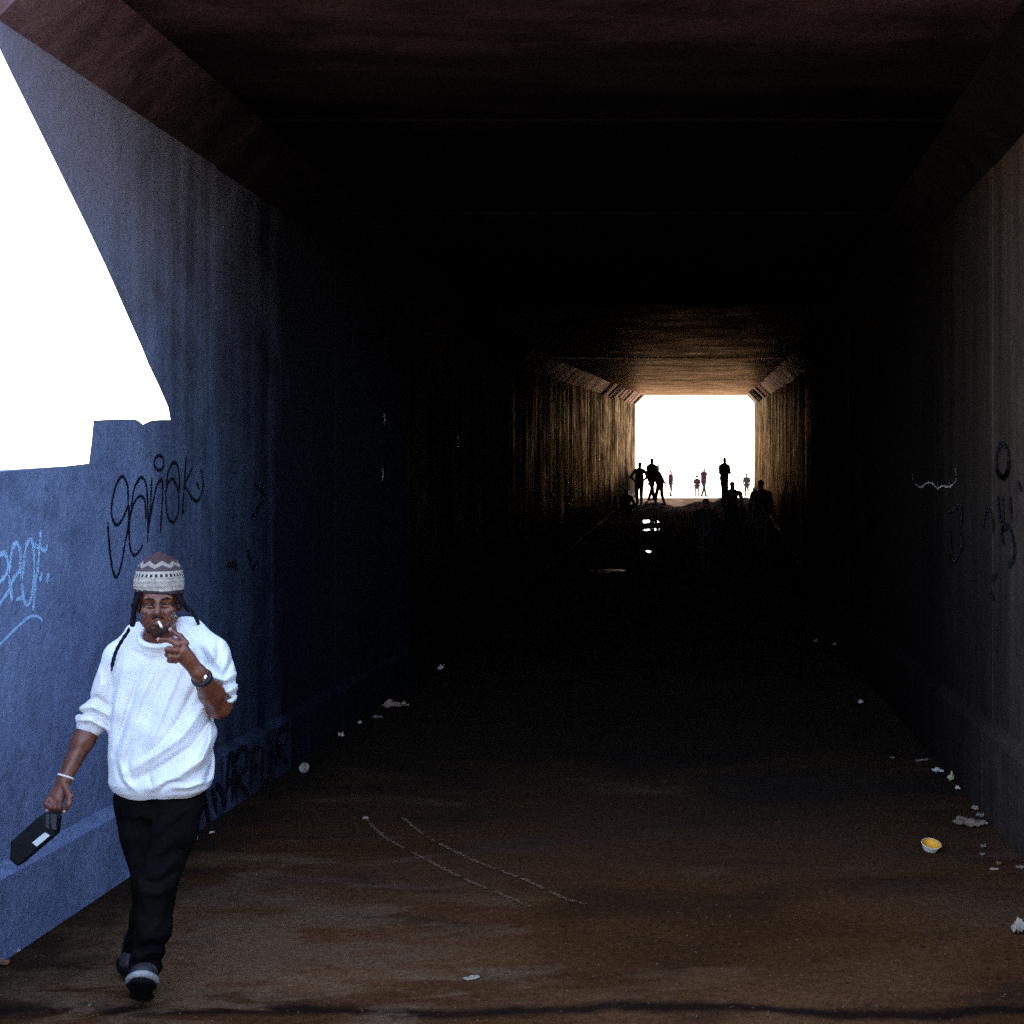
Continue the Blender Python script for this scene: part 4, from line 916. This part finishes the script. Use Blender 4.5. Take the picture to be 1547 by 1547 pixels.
# ---- trousers
K = Solid((-2.62, 4.62, 0.02), (-1.92, 5.30, 0.98), 0.004)
pl, pr = P(168, 1200, 4.93), P(314, 1200, 4.93)
mx = (pl[0] + pr[0]) / 2
K.loft([(0.72, mx, 4.94, 0.155, 0.10), (0.80, mx, 4.94, 0.170, 0.108), (0.95, mx, 4.93, 0.165, 0.10)], 0.03, 2.4)
K.chain([P(272, 1215, 4.93), P(262, 1262, 4.88), P(240, 1330, 4.82), P(232, 1400, 4.81), P(218, 1462, 4.80)], [0.094, 0.084, 0.072, 0.065, 0.062], 0.03)
K.chain([P(208, 1212, 4.96), P(216, 1265, 4.95), P(228, 1325, 4.94), P(224, 1380, 5.0), P(206, 1440, 5.07)], [0.092, 0.080, 0.070, 0.064, 0.058], 0.03)
for pts, amp, w in (([(290, 1212), (262, 1240), (236, 1248)], 0.014, 0.016), ([(276, 1236), (250, 1262), (228, 1268)], -0.014, 0.013), ([(272, 1262), (246, 1286), (222, 1292)], 0.012, 0.015), ([(270, 1296), (246, 1318), (220, 1318)], 0.012, 0.014), ([(264, 1318), (240, 1334), (214, 1330)], -0.013, 0.011), ([(262, 1340), (238, 1352), (212, 1346)], 0.011, 0.013),
                    ([(250, 1356), (244, 1388), (226, 1416)], 0.009, 0.012), ([(258, 1412), (232, 1416), (206, 1424)], 0.010, 0.011), ([(256, 1426), (230, 1428), (202, 1436)], -0.012, 0.009), ([(254, 1438), (228, 1440), (198, 1448)], 0.012, 0.010), ([(252, 1450), (224, 1452), (194, 1460)], -0.012, 0.008), ([(250, 1462), (222, 1463), (192, 1470)], 0.012, 0.010), ([(200, 1225), (206, 1255), (214, 1290)], 0.009, 0.012)):
    K.crease([P(u, v, 4.78) for u, v in pts], amp, w, 4.5, 5.0)
K.ripple(lambda X, Y, Z: 0.002 * np.sin(Z * 48 + X * 30 + 1.5 * np.sin(X * 28)), (-2.7, 4.5, 0), (-1.9, 5.3, 1.0))
K.build('trousers', M['trousers'], man, 1)

# ---- hat with ear flaps and braids
hat_o = H(0, 0.012, 0.056)
hat_root = empty('knit_hat', hat_o - MAN); hat_root.parent = man
S = Solid(HB(-0.16, -0.16, -0.04), HB(0.16, 0.18, 0.22), 0.003)
S.loft([(HC[2] + 0.046, hat_o[0], hat_o[1], 0.092, 0.108), (HC[2] + 0.075, hat_o[0], hat_o[1], 0.093, 0.109), (HC[2] + 0.105, hat_o[0] + 0.001, hat_o[1], 0.089, 0.105), (HC[2] + 0.135, hat_o[0] + 0.001, hat_o[1] + 0.004, 0.082, 0.096), (HC[2] + 0.160, hat_o[0], hat_o[1] + 0.005, 0.068, 0.081), (HC[2] + 0.182, hat_o[0], hat_o[1] + 0.006, 0.047, 0.057)], 0.012, 2.0, HA)
S.ell(H(0, 0.02, 0.182), (0.026, 0.028, 0.016), 0.02, rot=HR.T)
S.ripple(lambda X, Y, Z: 0.0012 * np.sin(Z * 330) + 0.0016 * np.sin(X * 60 + Y * 40) , HB(-0.16, -0.16, -0.04), HB(0.16, 0.18, 0.22))
S.build('crown', M['hat'], hat_root, 1)
def flaps(S, s):
    tip = H(-0.094, -0.035, -0.085) if s < 0 else H(0.112, -0.02, -0.035)
    for y0_ in (-0.055, -0.02, 0.015): S.chain([H(s * (0.083 - 0.4 * abs(y0_ + 0.01)), y0_, 0.042), H(s * 0.086, y0_ * 0.7 - 0.012, -0.005), tip], [0.009, 0.009, 0.006], 0.012)
for s in (-1, 1):
    small('ear_flap', M['hat_lining'], hat_root, lambda S: flaps(S, s), HB(-0.16, -0.16, -0.12), HB(0.17, 0.12, 0.1), 0.003, 1)
def brim(S):
    pts = [H(0.089 * math.sin(a), 0.012 - 0.106 * math.cos(a), 0.044 - 0.008 * math.sin(a)) for a in np.linspace(0, 2 * math.pi, 25)]
    S.chain(pts, [0.0065] * 25, 0.004)
small('brim_edge', M['brim'], hat_root, brim, HB(-0.15, -0.16, 0.0), HB(0.15, 0.17, 0.08), 0.003, 1)
def braid(S, pts, r):
    q = smooth_path([tuple(p) for p in pts], 6); S.chain(q, [r * (1 + 0.18 * math.sin(i * 2.1)) for i in range(len(q))], 0.003)
small('braid', M['cord'], hat_root, lambda S: braid(S, [H(-0.094, -0.035, -0.078), P(196, 950, 4.75), P(184, 968, 4.765), P(175, 985, 4.785), P(170, 1002, 4.79), P(166, 1016, 4.795)], 0.0065), P(150, 1030, 4.70), P(215, 925, 4.86), 0.003, 1)
small('braid', M['cord'], hat_root, lambda S: braid(S, [H(0.110, -0.02, -0.03), P(287, 920, 4.81), P(294, 930, 4.86), P(300, 942, 4.90)], 0.0065), P(262, 955, 4.70), P(315, 895, 4.96), 0.003, 1)

# ---- shoes
def shoe(name, heel, toe, ankle, up, toe_mat='toe'):
    heel, toe, ankle, up = map(np.array, (heel, toe, ankle, up))
    d = (toe - heel); L = np.linalg.norm(d); d = d / L; up = up - d * (up @ d); up /= np.linalg.norm(up); side = np.cross(d, up)
    at = lambda a, h, s=0: heel + d * (a * L) + up * h + side * s
    r = empty(name, heel - MAN); r.parent = man
    lo = np.minimum(np.minimum(heel, toe), ankle) - 0.09; hi = np.maximum(np.maximum(heel, toe), ankle) + 0.09
    def upper(S):
        S.chain([at(0.14, 0.055), at(0.5, 0.058), at(0.84, 0.048)], [0.036, 0.040, 0.036], 0.02)
        S.cap(at(0.16, 0.06), ankle, 0.038, 0.042, 0.025); S.cap(at(0.5, 0.075), ankle, 0.024, 0.032, 0.03)
        S.cap(at(0.78, 0.052, 0.012), at(0.78, 0.052, -0.012), 0.038, 0.038, 0.02)
    u = small('upper', M['shoe'], r, upper, lo, hi, 0.004, 1)
    def sole(S):
        for q in (-0.012, 0.012): S.chain([at(0.10, 0.012, q), at(0.35, 0.012, q * 0.7), at(0.72, 0.012, q * 1.5), at(0.90, 0.014, q)], [0.036, 0.031, 0.037, 0.030], 0.01, flat=(up, 2.6))
    small('sole', M['sole'], r, sole, lo, hi, 0.004, 1)
    def toecap(S):
        pts = [at(0.62, 0.030, 0.050), at(0.80, 0.034, 0.047), at(0.94, 0.038, 0.026), at(0.985, 0.040, 0), at(0.94, 0.038, -0.026), at(0.80, 0.034, -0.047), at(0.62, 0.030, -0.050)]
        S.chain(smooth_path([tuple(p) for p in pts], 5), [0.0105] * 31, 0.006)
    small('toe_cap', M[toe_mat], r, toecap, lo, hi, 0.003, 1)
    def lace(S):
        for a in (0.44, 0.52, 0.60): S.cap(at(a, 0.098 - (a - 0.44) * 0.1, 0.022), at(a, 0.098 - (a - 0.44) * 0.1, -0.022), 0.004, 0.004, 0.002)
    small('laces', M['hat_lining'], r, lace, lo, hi, 0.003, 1)
shoe('shoe', P(213, 1517, 4.775) * (1, 1, 0) + (0, 0, 0.004), P(212, 1487, 4.555), P(218, 1468, 4.80), (0, 0.6, 1))
shoe('shoe', P(202, 1460, 5.22) * (1, 1, 0) + (0, 0, 0.07), P(198, 1480, 4.975) * (1, 1, 0) + (0, 0, 0.008), P(208, 1436, 5.11), (0, 0.1, 1), 'sole')

# ---- wrist things
def ring_at(S, c, n, r, w, flat_s=1.0):
    n = np.array(n) / np.linalg.norm(n); a = np.cross(n, (0, 0, 1)); a /= np.linalg.norm(a); b_ = np.cross(n, a)
    pts = [c + a * r * math.cos(t) + b_ * r * math.sin(t) for t in np.linspace(0, 2 * math.pi, 19)]
    S.chain(pts, [w] * 19, 0.002)
wc = LW * 0.86 + LE * 0.14
wt = small('wristwatch', M['watch_strap'], man, lambda S: (ring_at(S, wc, LE - LW, 0.033, 0.0075), ring_at(S, wc + (LE - LW) * 0.03, LE - LW, 0.033, 0.0075)), wc - 0.06, wc + 0.06, 0.003, 1)
wf = wc + np.array((0.026, -0.034, 0.004))
small('watch_face', M['steel'], wt, lambda S: S.ell(wf, (0.013, 0.007, 0.015), 0), wf - 0.03, wf + 0.03, 0.0025, 1)
bc = RW * 0.97 + RE * 0.03
small('bracelet', M['bracelet'], man, lambda S: ring_at(S, bc, RE - RW, 0.0295, 0.0042), bc - 0.05, bc + 0.05, 0.0025, 1)

# ---- cigarette between the lips, black case in the hand
ca, cb = H(0.004, -0.107, -0.070), H(0.017, -0.163, -0.086)
M['cig'] = plain('cigarette_paper', (0.85, 0.84, 0.80), 0.8, 0.2, 0.08, 60, 0, 0)
M['ash'] = plain('grey_ash', (0.35, 0.33, 0.31), 0.9, 0.1, 0.5, 200, 0, 0)
cig = empty('cigarette', ca); tag(cig, 'white cigarette held between the lips of the walking man', 'cigarette')
small('paper', M['cig'], cig, lambda S: S.cap(ca, cb, 0.0046, 0.0046, 0), np.minimum(ca, cb) - 0.012, np.maximum(ca, cb) + 0.012, 0.0015, 0)
small('ash_tip', M['ash'], cig, lambda S: S.cap(cb, cb + (cb - ca) * 0.10, 0.0044, 0.0040, 0), cb - 0.014, cb + 0.014, 0.0015, 0)
YB = 4.70
e0, e1 = P(80, 1250, YB), P(30, 1291, YB)
ax = (e1 - e0); LB = np.linalg.norm(ax); ax /= LB
dn = np.array((0, 1.0, 0)); sd = np.cross(ax, dn); sd /= np.linalg.norm(sd)
if sd[2] < 0: sd = -sd
M['case'] = plain('black_grained_plastic', (0.007, 0.007, 0.008), 0.6, 0.2, 0.4, 70, 0, 0.3)
M['strap'] = plain('dark_grey_webbing', (0.055, 0.05, 0.055), 0.8, 0.2, 0.4, 120, 0, 0.5)
M['label'] = plain('white_printed_label', (0.72, 0.72, 0.70), 0.6, 0.3, 0.35, 160, 0, 0)
case = empty('carrying_case', P(55, 1300, YB)); tag(case, 'small black case with white label hanging by a strap from the man\'s hand', 'case')
outl = [(66, 1229), (22, 1269), (20, 1296), (32, 1306), (86, 1260), (89, 1236), (84, 1227)]
cen = np.mean(np.array(outl), axis=0)
V, Fc = [], []
for y, sc in ((-0.030, 0.90), (-0.024, 1.0), (0.022, 1.0), (0.027, 0.94)):
    for q in outl: V.append(P(*(cen + (np.array(q) - cen) * sc), YB) + np.array((0, y, 0)))
n = len(outl)
for r_ in range(3):
    for i in range(n): Fc.append((r_ * n + i, r_ * n + (i + 1) % n, (r_ + 1) * n + (i + 1) % n, (r_ + 1) * n + i))
Fc += [tuple(range(n)), tuple(range(3 * n, 4 * n))]
fix_normals(mesh('shell', V, Fc, M['case'], case, origin=e0))
def plate(name, pts, mat, Y0, th=0.004):
    A = [P(u, v, Y0) for u, v in pts]; Bk = [q + np.array((0, th, 0)) for q in A]; k = len(A)
    return fix_normals(mesh(name, A + Bk, [tuple(range(k)), tuple(range(k, 2 * k))] + [(i, (i + 1) % k, (i + 1) % k + k, i + k) for i in range(k)], mat, case, origin=e0))
plate('label', [(67.5, 1257.5), (75, 1262.5), (55.5, 1279), (48.5, 1273)], M['label'], YB - 0.0325)
plate('strap', [(69.5, 1231), (74.5, 1229), (73.5, 1252), (69, 1250)], M['strap'], YB - 0.034)
plate('lid_edge', [(76, 1231), (84, 1230), (85, 1236), (84.5, 1254), (78, 1252)], M['strap'], YB - 0.0318, 0.003)

# ------------------------------------------------------------------ people down the tunnel
M['dark_cloth'] = [cloth_mat('far_jacket_%d' % i, c, tuple(x * 1.4 for x in c), 8, 60, 0.95, 0.2, 0.0) for i, c in enumerate(((0.02, 0.012, 0.016), (0.03, 0.013, 0.018), (0.018, 0.016, 0.022), (0.026, 0.008, 0.012), (0.022, 0.014, 0.018)))]
M['dark_trous'] = [cloth_mat('far_trousers_%d' % i, c, tuple(x * 1.4 for x in c), 8, 60, 0.95, 0.2, 0.0) for i, c in enumerate(((0.016, 0.014, 0.018), (0.02, 0.02, 0.028), (0.035, 0.025, 0.025)))]
def far_person(u, Y, hgt, label, pose='stand', cap=False, coat=0, trous=0, face=1, wide=1.0, turn=0.0, bag=False, skirt=False, arms='down'):
    x0 = (u - VPX) / F * Y; z0 = max(rise(Y), mound_z(x0, Y))
    r = empty('person', (x0, Y, z0)); tag(r, label, 'person', 'people at the far end of the tunnel')
    k = hgt / 1.75; c0 = np.array((x0, Y, z0)); ct, st = math.cos(turn), math.sin(turn)
    def q(x, y, z): return c0 + k * np.array((ct * x * wide - st * y, st * x * wide + ct * y, z))
    S = Solid(c0 - (0.55, 0.55, 0.03), c0 + (0.55, 0.55, hgt + 0.12), 0.011 if Y < 60 else 0.014)
    fs = face
    def ch(pts, rs, kk, **kw): S.chain(pts, [x * k for x in rs], kk * k, **kw)
    def cp(a_, b_, r1, r2, kk, **kw): S.cap(a_, b_, r1 * k, r2 * k, kk * k, **kw)
    if pose == 'crouch':
        ch([q(-0.1, 0.05, 0.06), q(-0.13, -0.22 * fs, 0.42), q(-0.09, 0.1, 0.30)], [0.05, 0.07, 0.1], 0.04)
        ch([q(0.1, 0.02, 0.06), q(0.14, -0.2 * fs, 0.42), q(0.09, 0.1, 0.30)], [0.05, 0.07, 0.1], 0.04)
        for s in (-1, 1): cp(q(s * 0.1, 0.06, 0.04), q(s * 0.11, -0.1 * fs, 0.035), 0.045, 0.04, 0.03)
        cp(q(0, 0.1, 0.34), q(0, -0.06 * fs, 0.72), 0.16, 0.17, 0.05); hz, hy, sh = 0.93, -0.12 * fs, 0.74
        for s in (-1, 1): ch([q(s * 0.18, -0.06 * fs, sh), q(s * 0.24, -0.2 * fs, 0.52), q(s * 0.1, -0.3 * fs, 0.44)], [0.065, 0.05, 0.04], 0.03)
    else:
        sw = {'stand': 0.04, 'walk': 0.3, 'lean': 0.2}[pose]; lean = 0.16 if pose == 'lean' else 0.02
        for s in (-1, 1):
            ch([q(s * 0.095, 0, 0.9), q(s * 0.10, s * sw * 0.40 - 0.05 * fs, 0.48), q(s * 0.10, s * sw * 0.85, 0.07)], [0.105, 0.075, 0.055], 0.03)
            cp(q(s * 0.10, s * sw * 0.85 + 0.04, 0.04), q(s * 0.11, s * sw * 0.85 - 0.15 * fs, 0.035), 0.045, 0.04, 0.03)
        ch([q(0, 0, 0.92), q(0, -lean * 0.5, 1.15), q(0, -lean, 1.36)], [0.175, 0.17, 0.17], 0.05, flat=((0, 1, 0), 1.35))
        cp(q(-0.17, -lean, 1.40), q(0.17, -lean, 1.40), 0.075, 0.075, 0.06)
        if skirt: cp(q(0, 0, 0.9), q(0, 0, 0.35), 0.17, 0.26, 0.05)
        for s in (-1, 1):
            if arms == 'hip': ap = (q(s * 0.36, 0.05 - lean, 1.14), q(s * 0.18, -0.10 * fs - lean, 0.98))
            elif arms == 'raise' and s > 0: ap = (q(0.34, -0.05 * fs, 1.22), q(0.22, -0.16 * fs, 1.50))
            elif arms == 'swing': ap = (q(s * 0.27, 0.12 * s - lean, 1.12), q(s * 0.25, 0.30 * s - lean, 0.92))
            elif arms == 'cross': ap = (q(s * 0.25, -0.06 * fs, 1.12), q(-s * 0.06, -0.22 * fs, 1.14))
            else: ap = (q(s * 0.255, 0.04 * s - lean, 1.10), q(s * 0.225, -0.10 * fs - lean, 0.86))
            ch([q(s * 0.21, -lean, 1.38), ap[0], ap[1]], [0.07, 0.055, 0.042], 0.03)
        hz, hy, sh = 1.62, -lean - 0.02, 1.40
    cp(q(0, hy * 0.6, sh), q(0, hy, hz - 0.06), 0.065, 0.06, 0.03)
    S.ell(q(0, hy, hz), (0.078 * k, 0.095 * k, 0.12 * k), 0.02); S.ell(q(0, hy - 0.08 * fs, hz - 0.03), (0.03, 0.035, 0.04), 0.02)
    o = S.build('body', [M['skin'], M['dark_cloth'][coat], M['dark_trous'][trous]], r, 1)
    zz = np.zeros(len(o.data.vertices) * 3); o.data.vertices.foreach_get('co', zz); zv = zz.reshape(-1, 3)[:, 2] / k
    for p in o.data.polygons:
        z = zv[p.vertices[0]]
        p.material_index = 0 if z > sh + 0.09 else (2 if z < (0.38 if pose == 'crouch' else 0.88) else 1)
    if cap:
        small('cap', M['dark_cloth'][2], r, lambda S: (S.ell(q(0, hy, hz + 0.06), (0.09, 0.105, 0.075), 0.02), S.cap(q(0.03, hy, hz + 0.05), q(0.14, hy - 0.08 * fs, hz + 0.04), 0.03, 0.03, 0.02, flat=((0, 0, 1), 2.2))), q(-0.3, hy - 0.3, hz - 0.15), q(0.3, hy + 0.3, hz + 0.25), 0.014, 1)
    else:
        small('hair', M['beard'], r, lambda S: S.ell(q(0, hy + 0.02 * fs, hz + 0.045), (0.086 * k, 0.10 * k, 0.085 * k), 0), q(-0.2, hy - 0.2, hz - 0.1), q(0.2, hy + 0.2, hz + 0.2), 0.014, 1)
    if bag:
        small('bag', M['dark_cloth'][4], r, lambda S: S.cap(q(0.3, 0, 0.78), q(0.3, 0, 0.62), 0.13, 0.15, 0.02, flat=((1, 0, 0), 1.8)), q(0.1, -0.3, 0.35), q(0.55, 0.3, 1.0), 0.016, 1)
far_person(966, 46.0, 1.66, 'dark figure leftmost of the standing group against the bright exit', 'stand', coat=0, face=-1, arms='hip', turn=0.4)
far_person(984, 46.4, 1.68, 'standing figure in a brimmed cap in the left group at the exit', 'walk', cap=True, coat=1, turn=0.8, arms='raise')
far_person(997, 45.2, 1.50, 'stooping figure at the right of the left group by the exit', 'lean', coat=1, turn=-0.9, trous=1, arms='swing', bag=True)
far_person(1013, 78.0, 1.70, 'thin distant figure alone in the bright opening right of the left group', 'stand', coat=3, wide=0.7, turn=1.3)
far_person(1063, 72.0, 1.78, 'distant reddish figure standing in the middle of the bright opening', 'walk', coat=3, turn=0.9, wide=1.15, arms='swing')
far_person(1053, 70.0, 1.25, 'short distant figure beside the reddish one in the bright opening', 'stand', coat=3, wide=1.0, cap=True)
far_person(1094, 46.8, 1.72, 'tall figure standing at the right of the bright opening', 'stand', coat=3, wide=0.9, arms='cross', turn=0.5)
far_person(1106, 33.5, 1.60, 'dark broad figure in front of the tall one at the exit', 'walk', coat=4, wide=1.25, skirt=True, turn=0.3, bag=True)
far_person(1128, 72.0, 1.40, 'pale distant figure low at the right corner of the bright opening', 'stand', coat=4, cap=True)
far_person(1150, 31.0, 1.76, 'dark figure standing by the right wall, full length, right of the opening', 'stand', coat=0, wide=1.05, trous=1, turn=-0.3)
far_person(1066, 26.0, 1.58, 'nearest dark figure in mid tunnel below the opening', 'walk', coat=2, wide=1.1, arms='swing', turn=0.2)
far_person(945, 40.5, 1.72, 'crouching dark figure beside the puddles at the left wall', 'crouch', coat=2, trous=1, turn=0.5)
